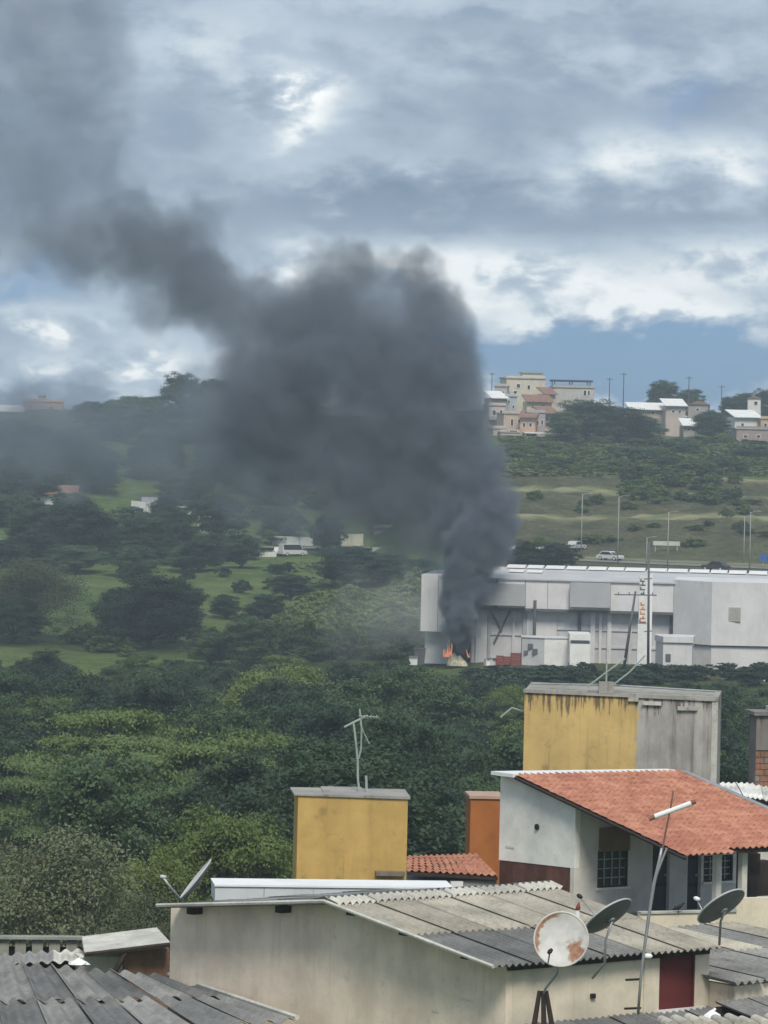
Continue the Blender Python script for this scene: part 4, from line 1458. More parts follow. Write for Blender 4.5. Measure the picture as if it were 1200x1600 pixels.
# ---- cream building with the corrugated gable roof
def cream_building():
    fr = Frame(at(792, 1513, 92), 39.5, 23.0)
    r = fr.root('gabled_building', 'cream rendered building with corrugated fibre cement gable roof and maroon hatch', 'building')
    e = fr.hit(770, 1511, 1, -.4)
    ze, uv = e.z, min(e.x, -.12)
    rd = fr.hit(507, 1411, 0, uv)
    bk = fr.hit(245, 1416, 0, uv)
    L = fr.hit(1126, 1483, 1, -.4).x
    lw = fr.hit(1118, 1500, 1, 0).x
    wr, zr, wb, zb = rd.y, rd.z, bk.y, bk.z
    rz = lambda w: ze + (zr - ze) * (w + .4) / (wr + .4) if w <= wr else zr + (zb - zr) * (w - wr) / (wb - wr)
    wl_ = fr.hit(267, 1425, 0, 0).y
    t = .07
    MB().prism([(.01, -1.5), (wl_, -1.5), (wl_, rz(wl_) - t), (wr, zr - t), (.01, rz(0) - t)], 0, 0, .18).build('gable_wall', creamw, r)
    MB().prism([(.2, -1.5), (wl_, -1.5), (wl_, rz(wl_) - t), (wr, zr - t), (.2, rz(0) - t)], 0, lw - .18, lw).build('gable_wall', creamw, r)
    # front wall with the hatch opening
    h0, h1 = fr.hit(1031, 1497, 1, 0), fr.hit(1085, 1574, 1, 0)
    hz0, hz1 = h1.z, rz(0) - .12
    fw = MB()
    fw.box(.181, h0.x, 0, .16, -1.5, rz(0) - t).box(h1.x, lw - .181, 0, .16, -1.5, rz(0) - t).box(h0.x + .0005, h1.x - .0005, 0, .16, -1.5, hz0)
    fw.build('front_wall', creamf, r)
    box('hatch', maroon, r, h0.x, h1.x, .05, .1, hz0, hz1).__setitem__('label', 'maroon painted hatch')
    box('hatch_frame', maroon, r, h0.x - .0, h0.x + .05, .02, .049, hz0, hz1)
    box('hatch_frame', maroon, r, h1.x - .05, h1.x, .02, .049, hz0, hz1)
    box('sill', whitep, r, h0.x - .08, h1.x + .25, -.1, -.003, hz0 - .07, hz0 + .02)
    pil = fr.hit(1005, 1540, 1, 0).x
    box('pilaster', creamf, r, pil, h0.x - .04, -.035, -.002, -1.5, rz(0) - .1)
    # purlin ends under the verge
    for px, py in ((272, 1424), (410, 1424), (521, 1432), (603, 1457), (700, 1490)):
        w = fr.hit(px, py, 0, uv).y
        w = min(max(w, .1), wb - .2)
        box('purlin', woodd, r, max(uv + .02, -.3), -.004, w - .11, w + .11, rz(w) - .22, rz(w) - .065)
    box('eave_board', woodd, r, 0, L - .05, -.12, -.004, rz(-.1) - .2, rz(-.1) - .07)
    mid = .46
    p00, p10, p01, p11 = (uv, -.42, ze), (L, -.42, ze), (uv, wr, zr), (L, wr, zr)

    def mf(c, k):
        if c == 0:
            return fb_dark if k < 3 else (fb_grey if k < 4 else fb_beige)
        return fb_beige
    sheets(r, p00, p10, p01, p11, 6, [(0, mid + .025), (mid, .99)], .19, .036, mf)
    sheets(r, (uv, wb, zb), (L, wb, zb), p01, p11, 6, [(0, .52), (.5, .99)], .19, .036, lambda c, k: fb_grey)
    # ridge caps, wavy like the sheets they cover
    n = 6
    for k in range(n):
        a, b = uv + (L - uv) * k / n, uv + (L - uv) * (k + 1) / n + .03
        sl = (zr - ze) / (wr + .4)
        for s in (-1, 1):
            o0, o1 = .42, .0
            me = sheet_mesh((a, wr + s * o0, zr - sl * o0 + .075 + .01 * (k % 2)), (b, wr + s * o0, zr - sl * o0 + .075 + .01 * (k % 2)), (a, wr, zr + .11 + .01 * (k % 2)), (b, wr, zr + .11 + .01 * (k % 2)), .19, .045)
            mesh_obj('ridge_cap', me, r, fb_light if s < 0 else fb_grey)
    # verge capping along the left slope
    MB().tube([(uv, wb, zb + .02), (uv, wr, zr + .04), (uv, -.42, ze + .01)], .045, 6).build('verge_cap', fb_light, r)
    # hose or cable hanging and small marks
    for (px, py, w, h) in ((727, 1562, .3, .05), (680, 1580, .22, .05), (598, 1551, .06, .06), (925, 1556, .06, .05)):
        p = fr.hit(px, py, 0 if px < 790 else 1, 0)
        if px < 790:
            box('wall_patch', greyw, r, -.012, -.003, p.y - w / 2, p.y + w / 2, p.z - h / 2, p.z + h / 2)
        else:
            box('cable_box', black, r, p.x - w, p.x + w, -.06, -.003, p.z - h, p.z + h)
    return fr, r, L, ze, lw


CF, CRT, CL, CZE, CLW = cream_building()

# small items on that roof
p = at(902, 1424, 95.5)
r = thing('roof_finial', 'small red finial standing on the corrugated roof', 'finial', p)
MB().tube([(0, 0, -.12), (0, 0, .02)], [.06, .05], 8).build('base', whitep, r)
MB().tube([(0, 0, .02), (.01, 0, .06), (.02, 0, .12), (.03, 0, .2)], [.03, .06, .045, .015], 7).build('knob', redm, r, True)
p = at(1012, 1494, 91.4)
r = thing('wall_lamp', 'small white lamp under the corrugated eave beside the mast', 'lamp', p)
MB().tube([(0, .14, .02), (0, 0, .02)], .03, 8).build('bracket', galv, r)
MB().tube([(-.1, 0, 0), (-.03, 0, 0), (.06, 0, 0), (.1, 0, 0)], [.03, .06, .055, .02], 10).build('lens', skyl, r, True)


# ---- roof at the left, of wide barrel sheets, leaning on the cream wall
def left_roof():
    a, b = at(-25, 1503, 105.5), at(262, 1527, 102.0)
    c0, d0 = at(458, 1593, 95.3), at(-25, 1503, 105.5)
    o = at(200, 1600, 97)
    r = thing('low_building', 'low building under dark grey wide waved roof sheets leaning on the cream wall', 'building', Vector((o.x, o.y, 22.5)))
    tr, br = b, c0
    dv = (br - tr)
    br = tr + dv * 1.02
    tl = at(-60, 1499, 101.0)
    bl = at(-70, 1650, 92.0)
    off = r.location
    L_ = lambda v: tuple(v - off)
    n = 7
    sheets(r, L_(bl), L_(br), L_(tl), L_(tr), n, [(0, .54), (.5, 1.0)], .49, .062, lambda c, k: fb_dark if (k + c) % 2 else fb_grey)
    # flashing strip against the wall
    p, q = L_(tr + Vector((.03, .03, .06))), L_(br + Vector((.03, .03, .06)))
    MB().tube([p, q], .06, 6).build('flashing', fb_light, r)
    z = -1.5
    w1, w2, w3, w4 = [Vector(x) for x in (L_(tl), L_(tr), L_(br), L_(bl))]
    dn = Vector((0, 0, .75))
    MB().add([w1 - dn, w2 - dn, w3 - dn, w4 - dn, (w1.x, w1.y, z), (w2.x, w2.y, z), (w3.x, w3.y, z), (w4.x, w4.y, z)],
             [(0, 1, 2, 3), (4, 7, 6, 5), (0, 4, 5, 1), (1, 5, 6, 2), (2, 6, 7, 3), (3, 7, 4, 0)]).build('wall', creamw, r)
    return r


left_roof()


def left_clutter():
    # back shed: parapet with dark gaps, sloping panel roof, bare brick end
    f = Frame(at(130, 1500, 108), 14, 22.0)
    r = f.root('shed', 'shed of bare brick with pale sloping panel roof and dark underside', 'shed')
    h = lambda px, py, w=0: f.hit(px, py, 1, w)
    a, b, c, d = h(128, 1463, 2.4), h(245, 1449, 2.6), h(266, 1472, -.3), h(132, 1488, 0)
    dn = Vector((0, 0, -.12))
    MB().hexa([d + dn, c + dn, b + dn, a + dn, d, c, b, a]).build('panel_roof', fb_light, r)
    MB().tube([d + dn * .5, c + dn * .5], .06, 6).build('roof_edge', woodd, r)
    e0, e1 = h(200, 1500, .3), h(264, 1500, .3)
    box('wall', brickw, r, e0.x, e1.x, .3, 1.6, -2, h(232, 1483, .3).z)
    g0 = h(160, 1492, .5)
    box('back_wall', greyw, r, h(130, 1490, .5).x, e0.x - .02, .9, 1.6, -2, g0.z - .1)
    MB().tube([h(178, 1520, -.1), h(200, 1483, -.1)], .07, 6).build('prop', woodd, r)
    f = Frame(at(60, 1490, 112), 6, 22.0)
    r = f.root('low_wall', 'low mossy wall with dark gaps and thin coping behind the grey roofs', 'wall')
    x0, x1 = f.hit(-30, 1480, 1, 0).x, f.hit(130, 1480, 1, 0).x
    zt = f.hit(60, 1463, 1, 0).z
    moss = stained('render_mossy', (.30, .30, .26), (.09, .09, .08), (zt, .6), .5)
    box('coping', fibro('coping_grey', (.3, .31, .28)), r, x0, x1, -.12, .25, zt - .07, zt)
    n = 6
    for k in range(n):
        u = x0 + (x1 - x0) * k / n
        box('pier', moss, r, u, u + .28, 0, .2, -1, zt - .075)
    box('back_panel', woodd, r, x0, x1, .21, .3, -1, zt - .3)
    # strip of small waved sheets in front
    f = Frame(at(60, 1500, 109.5), 10, 22.0)
    r = f.root('lean_to_roof', 'lean-to of pale waved sheets between the mossy wall and barrel roof', 'roof')
    a, b = f.hit(-30, 1494, 1, .9), f.hit(140, 1483, 1, .9)
    c, d = f.hit(-30, 1512, 1, -.6), f.hit(140, 1500, 1, -.6)
    sheets(r, d, c, b, a, 3, [(0, 1)], .3, .045, lambda c_, k: fb_light if k == 0 else fb_grey)
    box('support', woodd, r, min(a.x, b.x), max(a.x, b.x), .6, .75, -1.5, min(a.z, b.z) - .1)
    # white crumpled bag
    p = at(123, 1506, 104)
    r = thing('plastic_bag', 'crumpled white plastic bag lying on the grey waved roof', 'bag', p)
    v = []
    n = 10
    for i in range(5):
        for k in range(n):
            rr = [.12, .2, .17, .09, .03][i] * random.uniform(.75, 1.2)
            v.append((math.cos(6.283 * k / n) * rr * 1.2, math.sin(6.283 * k / n) * rr, -.05 + i * .045 + random.uniform(-.01, .01)))
    fs = [(i * n + k, i * n + (k + 1) % n, (i + 1) * n + (k + 1) % n, (i + 1) * n + k) for i in range(4) for k in range(n)] + [tuple(range(4 * n, 5 * n))]
    MB().add(v, fs).build('film', skyl, r)
    MB().tube([(0, 0, .1), (.06, 0, .2), (.1, 0, .16)], .025, 6).build('knot', skyl, r)


left_clutter()


# ---- long white fascia roof behind the gable
def fascia_roof():
    f = Frame(at(336, 1408, 108), 6, 24.0)
    r = f.root('flat_roof', 'flat roof with long pale metal fascia in front of the small yellow tank', 'roof')
    zt, zb_ = f.hit(336, 1385, 1, 0).z, f.hit(336, 1409, 1, 0).z
    us = [f.hit(px, 1395, 1, 0).x for px in (336, 413, 490, 572, 650, 708)]
    for a, b in zip(us[:-1], us[1:]):
        box('fascia_panel', metalw, r, a, b - .012, 0, .05, zb_, zt)
    box('end_panel', metalw, r, us[0], us[0] + .04, .051, 1.4, zb_, zt)
    box('roof_deck', metalt, r, us[0] - .02, us[-1], -.04, 1.45, zt + .003, zt + .05)
    box('wall', greyw, r, us[0] + .5, us[-1], .3, 1.3, -1.5, zb_ - .01)


fascia_roof()

yel = lambda n, z, **k: stained(n, (.56, .375, .13), (.10, .075, .05), (z, .5), .22, **k)


def tank_small():
    f = Frame(at(463, 1374, 113), 5, 24.0)
    r = f.root('water_tank', 'small yellow rendered water tank block behind the pale fascia roof', 'water tank')
    L = f.hit(636, 1310, 1, 0).x
    zt = f.hit(463, 1243, 1, 0).z
    zt2 = f.hit(636, 1249, 1, 0).z
    m = yel('render_yellow_small', zt, cover=.9)
    D = 1.5
    MB().hexa([(0, 0, -1), (L, 0, -1), (L, D, -1), (0, D, -1), (0, 0, zt), (L, 0, zt2), (L, D, zt2), (0, D, zt)]).build('body', m, r)
    slabm = stained('slab_concrete', (.34, .33, .31), (.09, .085, .08), None, .5)
    for k, (a, b, zz) in enumerate(((-.04, .26, .05), (.24, .62, .085), (.6, 1.02, .045))):
        MB().hexa([(L * a, -.05, zt + .004 + (zt2 - zt) * a), (L * b, -.05, zt + .004 + (zt2 - zt) * b), (L * b, D + .05, zt + .02), (L * a, D + .05, zt + .02),
                   (L * a, -.05, zt + .05 + (zt2 - zt) * a + .01 * k), (L * b, -.05, zt + .05 + (zt2 - zt) * b + .01 * k), (L * b, D + .05, zt + zz + .03), (L * a, D + .05, zt + zz + .03)]).build('lid_slab', slabm, r)
    p = f.hit(540, 1360, 1, 0)
    box('pipe_chase', m, r, p.x - .05, p.x + .05, -.03, -.003, -.6, f.hit(540, 1335, 1, 0).z)
    p = f.hit(610, 1364, 1, 0)
    box('ledge', fibro('ledge_grey', (.25, .22, .18)), r, p.x - .4, p.x + .36, -.3, -.004, p.z - .05, p.z + .06)


tank_small()


def tank_big():
    f = Frame(at(817, 1210, 128.5), -8, 24.0)
    r = f.root('water_tank', 'large water tank block, half painted yellow, half bare stained concrete', 'water tank')
    L = f.hit(1120, 1150, 1, 0).x
    zl, zr = f.hit(817, 1082, 1, 0).z, f.hit(1120, 1096, 1, 0).z
    e = f.hit(995, 1140, 1, 0).x
    m = stained('render_yellow_concrete', (.62, .445, .185), (.075, .066, .06), ((zl + zr) / 2, 1.25), .42, c2=(.40, .385, .36), edge=e, cover=.54)
    D = 1.9
    MB().hexa([(0, 0, -1), (L, 0, -1), (L, D, -1), (0, D, -1), (0, 0, zl), (L, 0, zr), (L, D, zr), (0, D, zl)]).build('body', m, r)
    rim = stained('rim_concrete', (.35, .34, .31), (.07, .065, .06), None, .6)
    for k in range(6):
        a, b = k / 6, (k + 1) / 6 - .004
        h = .10 + .03 * math.sin(k * 2.3)
        za, zb_ = zl + (zr - zl) * a, zl + (zr - zl) * b
        MB().hexa([(L * a - .03, -.06, za + .004), (L * b, -.06, zb_ + .004), (L * b, .3, zb_ + .004), (L * a - .03, .3, za + .004),
                   (L * a - .03, -.05, za + h), (L * b, -.05, zb_ + h), (L * b, .3, zb_ + h), (L * a - .03, .3, za + h)]).build('rim_block', rim, r)
    MB().hexa([(0, .3, zl), (L, .3, zr), (L, D, zr), (0, D, zl), (0, .3, zl + .1), (L, .3, zr + .1), (L, D, zr + .2), (0, D, zl + .2)]).build('lid_slab', rim, r)
    for px, py, w in ((1019, 1098, .55), (1067, 1106, .3), (1082, 1106, .3), (990, 1092, .3)):
        p = f.hit(px, py, 1, 0)
        box('broken_edge', fb_light, r, p.x - w / 2, p.x + w / 2, -.09, -.004, p.z - .07, p.z + .04)
    box('lit_edge_strip', fb_light, r, L - .16, L + .02, -.03, -.003, -1, zr - .03)  # pale strip painting in the light on the tank's right end
    MB().tube([(L * .02, .6, zl + .23), (L * .45, .3, zl + .28), (L * .98, .8, zr + .24)], .03, 6).build('pipe', galv, r)
    # antenna on its lid
    p = at(947, 1077, 128.3)
    a = thing('roof_antenna', 'thin pale aerial with crossed rods on the large tank lid', 'antenna', p)
    rel = lambda px, py, Y=128.3: at(px, py, Y) - p
    ant = paint('aerial_pale', (.36, .42, .38), .2, 3, .6)
    MB().box(-.22, .22, -.15, .15, -.12, .22).build('foot_block', rim, a)
    MB().tube([(0, 0, .1), rel(948, 1034)], .028, 6).build('mast', ant, a)
    MB().tube([rel(918, 1073), rel(948, 1050), rel(977, 1029)], .026, 6).build('rod', ant, a)
    MB().tube([rel(958, 1070), rel(984, 1050), rel(1008, 1024)], .026, 6).build('rod', ant, a)
    # rod sticking out of the left side
    p = at(818, 1112, 129)
    a = thing('side_rod', 'bent pale rod sticking out from the left side of the large tank', 'rod', p)
    MB().tube([(0, 0, 0), at(800, 1106, 129) - p, at(782, 1121, 129) - p], .03, 6).build('rod', ant, a)
    MB().tube([(.1, 0, 0), (-.02, 0, 0)], .06, 6).build('socket', galv, a)


tank_big()
p = at(568, 1246, 113.8)
ant = paint('aerial_pale', (.36, .42, .38), .2, 3, .6)
r = thing('roof_antenna', 'tall pale television aerial with short boom on the small yellow tank', 'antenna', p)
rel = lambda px, py, Y=113.8: at(px, py, Y) - p
MB().tube([rel(562, 1244), rel(559, 1215), rel(559, 1190), rel(555, 1150), rel(552, 1128)], .03, 6).build('mast', ant, r)
MB().tube([rel(573, 1246), rel(572, 1212)], .035, 6).build('stub_pole', ant, r)
MB().tube([rel(560, 1186), rel(564, 1172), rel(565, 1140), rel(562, 1108)], .025, 6).build('mast', ant, r)
MB().tube([rel(538, 1136), rel(556, 1127), rel(575, 1118)], .03, 6).build('boom', ant, r)
for k in range(7):
    a, b = rel(561 + k * 4.6, 1118 + (1 if k % 2 else 0), 112.8), rel(566 + k * 4.6, 1123, 113.6)
    MB().tube([a, b], .014, 5).build('element', ant, r)
MB().tube([rel(562, 1119), rel(592, 1121)], .02, 6).build('boom', ant, r)
MB().tube([rel(563, 1130), rel(569, 1146), rel(577, 1162)], .016, 5).build('cable', ant, r)


# ---- clay tiles
tile_m, nt, b = new_mat('clay_tile')
oi = nt.nodes.new('ShaderNodeObjectInfo')
g = nt.nodes.new('ShaderNodeNewGeometry')
wn1 = nnoise(nt, .7, 5, .65, coord='World')
wn2 = nnoise(nt, 5, 5, .65, coord='World')
wn3 = nnoise(nt, 2.6, 1, .5, coord='World')
cc = nmix(nt, nstep(nt, wn3, .3, .7), (.42, .185, .12), (.54, .265, .18))
cc = nmix(nt, nmath(nt, 'MULTIPLY', nstep(nt, wn1, .42, .7), .6), cc, (.33, .13, .095))
cc = nmix(nt, nmath(nt, 'MULTIPLY', nstep(nt, wn2, .52, .75), .5), cc, (.17, .075, .055))
hs = nt.nodes.new('ShaderNodeHueSaturation')
nt.links.new(nmath(nt, 'ADD', .88, nmath(nt, 'MULTIPLY', g.outputs['Random Per Island'], .2)), hs.inputs['Value'])
nt.links.new(cc, hs.inputs['Color'])
nt.links.new(hs.outputs[0], b.inputs['Base Color'])
b.inputs['Roughness'].default_value = .9
b.inputs['Specular IOR Level'].default_value = .15


def tile_geo(w, l):
    """Roman tile: pan and roll across its width, a butt edge at the lower end."""
    prof = []
    for i in range(9):
        t = i / 8
        z = .012 + .045 * math.sin(math.pi * max(0, (t - .4) / .6)) if t > .4 else .012 - .01 * math.sin(math.pi * t / .4)
        prof.append(((t - .5) * w, z))
    vs, fs = [], []
    for y, dz in ((0, .022), (l, 0)):
        vs += [(x, y, z + dz) for x, z in prof]
    vs += [(x, 0, z - .0) for x, z in prof]
    n = len(prof)
    fs += [(i, i + 1, n + i + 1, n + i) for i in range(n - 1)]
    fs += [(2 * n + i, 2 * n + i + 1, i + 1, i) for i in range(n - 1)]
    return vs, fs


def tile_roof(root, P, ncol, nrow, slope_len, width, skip=None, nparts=300):
    """P(a, b) gives the roof surface, a across 0..1, b from eave to ridge 0..1."""
    w, l = width / ncol, slope_len / nrow
    vs, fs = tile_geo(w * .99, l * 1.18)
    me = bpy.data.meshes.new('tile')
    me.from_pydata(vs, [], fs)
    me.materials.append(tile_m)
    rest = MB()
    cnt = 0
    for j in range(nrow):
        for i in range(ncol):
            if skip and skip(i, j):
                continue
            a, b_ = (i + .5) / ncol, j / nrow
            o = Vector(P(a, b_))
            ex = (Vector(P(min(1, a + .02), b_)) - Vector(P(a - .02, b_))).normalized()
            ey = (Vector(P(a, b_ + .03)) - o).normalized()
            ez = ex.cross(ey).normalized()
            ey = ez.cross(ex)
            M = Matrix(((ex.x, ey.x, ez.x, o.x), (ex.y, ey.y, ez.y, o.y), (ex.z, ey.z, ez.z, o.z), (0, 0, 0, 1)))
            M = M @ Matrix.Translation((rng.uniform(-.008, .008), rng.uniform(-.018, .018), rng.uniform(0, .008))) @ Matrix.Rotation(rng.uniform(-.025, .025), 4, 'Z')
            if cnt < nparts:
                ob = mesh_obj('tile', me, root)
                ob.matrix_local = M
            else:
                rest.add([M @ Vector(v) for v in vs], fs)
            cnt += 1
    if rest.v:
        m2 = rest.mesh('tiles', False, False)
        ob = mesh_obj('upper_tiles', m2, root, tile_m)
        ob['kind'] = 'stuff'


# ---- white house with the terracotta roof
def white_house():
    E = at(1071, 1338, 115)
    f = Frame(E, 36, 22.0)
    r = f.root('house', 'white house with terracotta tiled roof, brown planked base and dark veranda', 'house')
    zE = E.z - 22.0
    rl = f.hit(806, 1212, 0, 0)
    wR, zR = rl.y, rl.z
    rr = f.hit(1060, 1206, 1, wR)
    W, zRr = rr.x, rr.z
    dz = (zRr - zR) * .5

    def P(a, b):
        return (W * a, wR * b, zE + (zR - zE) * b + (dz * a + (zRr - zR - dz) * a * b))
    S = math.hypot(wR, zR - zE)
    tile_roof(r, P, 27, 20, S, W, lambda i, j: j == 0 and i > 7)
    rz = lambda u, w: P(u / W, w / wR)[2]
    # boards under the tiles
    d = .05
    q = [Vector(P(*t)) for t in ((.005, .06), (.995, .06), (.995, 1), (.005, 1))]
    MB().hexa([v - Vector((0, 0, d + .08)) for v in q] + [v - Vector((0, 0, .012)) for v in q]).build('roof_boards', woodd, r)
    q = [Vector(P(*t)) for t in ((.0, .0), (.0, 1.0))]
    MB().tube([q[0] - Vector((.01, 0, .06)), q[1] - Vector((.01, 0, .06))], .05, 6).build('verge_board', woodd, r)
    # walls
    c0 = f.hit(899, 1277, 0, .25)
    wW = c0.y
    wE = f.hit(782, 1228, 0, .25).y
    zb = f.hit(898, 1357, 0, .25).z
    zb2 = f.hit(781, 1344, 0, .25).z
    u0 = .25
    t = .14
    MB().prism([(wW, zb + .002), (wE, zb2 + .002), (wE, zR - .03), (wR, rz(u0, wR) - t), (wW, rz(u0, wW) - t)], 0, u0, u0 + .18).build('gable_wall', whitew, r)
    # brown planks below
    n = 11
    for k in range(n):
        w0, w1 = wW + (wE - wW) * k / n, wW + (wE - wW) * (k + 1) / n - .012
        zz = lambda w: zb + (zb2 - zb) * (w - wW) / (wE - wW)
        jut = .004 * (k % 2)
        MB().prism([(w0, -1.5), (w1, -1.5), (w1, zz(w1)), (w0, zz(w0))], 0, u0 + .02 - jut, u0 + .1).build('plank', brownw, r)
    box('inner_wall', woodd, r, u0 + .101, u0 + .17, wW, wE, -1.5, min(zb, zb2) - .01)
    p = f.hit(840, 1292, 0, u0)
    MB().tube([(u0 - .05, p.y, p.z), (u0 - .004, p.y, p.z)], .085, 10).build('vent_pipe', black, r)
    p = f.hit(797, 1323, 0, u0)
    box('wall_chip', greyw, r, u0 - .012, u0 - .002, p.y - .2, p.y + .2, p.z - .04, p.z + .03)
    # ridge flashing and white coping at the top left
    a, b = f.hit(783, 1208, 1, wR + .35), f.hit(1062, 1202, 1, wR + .3)
    MB().hexa([(-.1, wR + .01, zR - .05), (W, wR + .01, zRr - .05), (W, wR + .5, zRr - .05), (-.1, wE, zR - .05),
               (-.1, wR + .01, zR + .05), (W, wR + .01, zRr + .05), (W, wR + .5, zRr + .05), (-.1, wE, zR + .05)]).build('ridge_flashing', metalt, r)
    # front wall with its openings
    h = lambda px, py: f.hit(px, py, 1, wW)
    ops = []
    for nm, x0, x1, y0, y1 in (('window', 933, 981, 1328, 1386), ('door', 1018, 1045, 1300, 1424), ('door', 1073, 1094, 1300, 1424), ('window', 1099, 1145, 1336, 1377)):
        a, b = h(x0, y1), h(x1, y1)
        ops.append((nm, a.x, b.x, h((x0 + x1) / 2, y1).z, h((x0 + x1) / 2, y0).z))
    up = W - .02
    pv = h(1150, 1380).x
    zc = min(rz(u0, wW), rz(W, wW)) - t - .02
    ub = sorted({u0 + .181, pv} | {o[1] for o in ops} | {o[2] for o in ops})
    zs = sorted({-1.5, zc} | {min(o[3], zc) for o in ops} | {min(o[4], zc) for o in ops})
    mb = MB()
    for a, b in zip(ub[:-1], ub[1:]):
        for c, d_ in zip(zs[:-1], zs[1:]):
            m_ = ((a + b) / 2, (c + d_) / 2)
            if any(o[1] < m_[0] < o[2] and o[3] < m_[1] < o[4] for o in ops):
                continue
            mb.box(a, b, wW, wW + .18, c, d_)
    mb.build('front_wall', greyw, r)
    a = h(982, 1300)
    box('corner_wall', greyw, r, u0, u0 + .18, wW - .001, wW + .17, -1.5, zb - .001)
    for nm, a, b, c, d_ in ops:
        d_ = min(d_, zc)
        if nm == 'window':
            fm = MB()
            fm.box(a, b, wW + .03, wW + .09, c, c + .05).box(a, b, wW + .03, wW + .09, d_ - .05, d_)
            fm.box(a, a + .05, wW + .03, wW + .09, c + .051, d_ - .051).box(b - .05, b, wW + .03, wW + .09, c + .051, d_ - .051)
            k = fm.build('window', woodd, r)
            nb = 4 if b - a > .9 else 4
            for i in range(1, nb):
                x = a + (b - a) * i / nb
                box('bar', galv, k, x - .012, x + .012, wW + .04, wW + .07, c + .05, d_ - .05)
            for i in range(1, 4):
                z = c + (d_ - c) * i / 4
                box('bar', galv, k, a + .05, b - .05, wW + .071, wW + .085, z - .012, z + .012)
            box('pane', glass, k, a + .05, b - .05, wW + .1, wW + .12, c + .05, d_ - .05)
            box('sill', whitep, k, a - .06, b + .06, wW - .07, wW - .003, c - .06, c)
        else:
            k = box('door', paint('door_dark', (.045, .05, .06), .3, 1, .5), r, a + .03, b - .03, wW + .1, wW + .14, c, d_)
            for i in range(1, 3):
                z = c + (d_ - c) * i / 3
                box('rail', woodd, k, a + .05, b - .05, wW + .07, wW + .099, z - .04, z + .04)
            MB().tube([(b - .12, wW + .05, c + 1.0), (b - .12, wW + .098, c + 1.0)], .03, 6).build('handle', galv, k)
    o = ops[0]
    box('roller_blind', paint('blind_brown', (.22, .15, .09), .25, 2, .8), r, o[1] + .02, o[2] - .02, wW - .08, wW - .004, o[4] - .03, o[4] + .62)
    # veranda: floor, posts, parapet, things in the shade
    box('veranda_floor', concm, r, u0, W + 1.5, .2, wW - .05, -1.5, h(1000, 1425).z)
    box('veranda_wall', paint('veranda_shade_paint', (.07, .075, .085), .3, 1, .8), r, pv + .01, W + .5, wW + .6, wW + .75, -1.5, zc - .05)  # deep shade of the veranda put into the wall's dark colour
    for px in (1120, 1160):
        p = f.hit(px, 1360, 1, .9)
        box('veranda_post', greyw, r, p.x - .09, p.x + .09, .8, .98, -.5, rz(p.x, .9) - .15)
    for px, py, sx, sz in ((1165, 1365, .35, .7), (1187, 1372, .3, .5), (1176, 1350, .2, .3)):
        p = f.hit(px, py, 1, wW + .3)
        box('cupboard', woodd, r, p.x - sx, p.x + sx, wW + .2, wW + .5, p.z - sz, p.z + sz)
    # grey flashing beside the right verge
    a, b = Vector(P(1.0, .25)), Vector(P(1.0, 1.0))
    MB().hexa([a + Vector((.02, 0, -.02)), a + Vector((.3, 0, -.02)), b + Vector((.3, 0, -.02)), b + Vector((.02, 0, -.02)),
               a + Vector((.02, 0, .06)), a + Vector((.3, 0, .04)), b + Vector((.3, 0, .04)), b + Vector((.02, 0, .06))]).build('side_flashing', galv, r)
    return f, wW, W


HF, HWW, HW = white_house()

# terrace parapet below the veranda
f = Frame(at(1010, 1448, 106), 20, 23.0)
r = f.root('parapet_wall', 'cream parapet wall of the terrace under the veranda', 'wall')
x0, x1 = f.hit(1000, 1440, 1, 0).x, f.hit(1240, 1440, 1, 0).x
z0, z1, z2 = f.hit(1010, 1428, 1, 0).z, f.hit(1090, 1424, 1, 0).z, f.hit(1165, 1403, 1, 0).z
xm = f.hit(1150, 1430, 1, 0).x
box('low_section', creamf, r, x0, xm, 0, .15, -1, z0)
box('high_section', creamf, r, xm + .005, x1, 0, .15, -1, z2)
box('coping', fb_light, r, x0, xm, -.04, .19, z0 + .003, z0 + .05)
p = at(1060, 1424, 106.2)
r = thing('bird', 'small dark bird perched on the low cream parapet', 'bird', p)
MB().tube([(-.14, 0, .04), (-.08, 0, .07), (0, 0, .1), (.06, 0, .14), (.09, 0, .18), (.12, 0, .2), (.15, 0, .195)], [.012, .04, .055, .045, .03, .03, .006], 8).build('body', black, r, True)
for s in (-.02, .02):
    MB().tube([(0, s, .06), (.005, s, -.06)], .006, 5).build('leg', black, r)


# ---- orange block, small tile roof
f = Frame(at(733, 1362, 128), 4, 22.0)
r = f.root('stair_block', 'orange brown rendered block beside the white gable wall', 'building')
L = f.hit(784, 1300, 1, 0).x
zt = f.hit(740, 1248, 1, 0).z
box('wall', stained('render_orange', (.42, .155, .05), (.2, .08, .04), None, .2), r, 0, L, 0, 1.5, -1.5, zt)
box('coping', paint('coping_peach', (.5, .34, .27), .15, 1, .8), r, -.04, L + .04, -.05, 1.55, zt + .003, zt + .09)

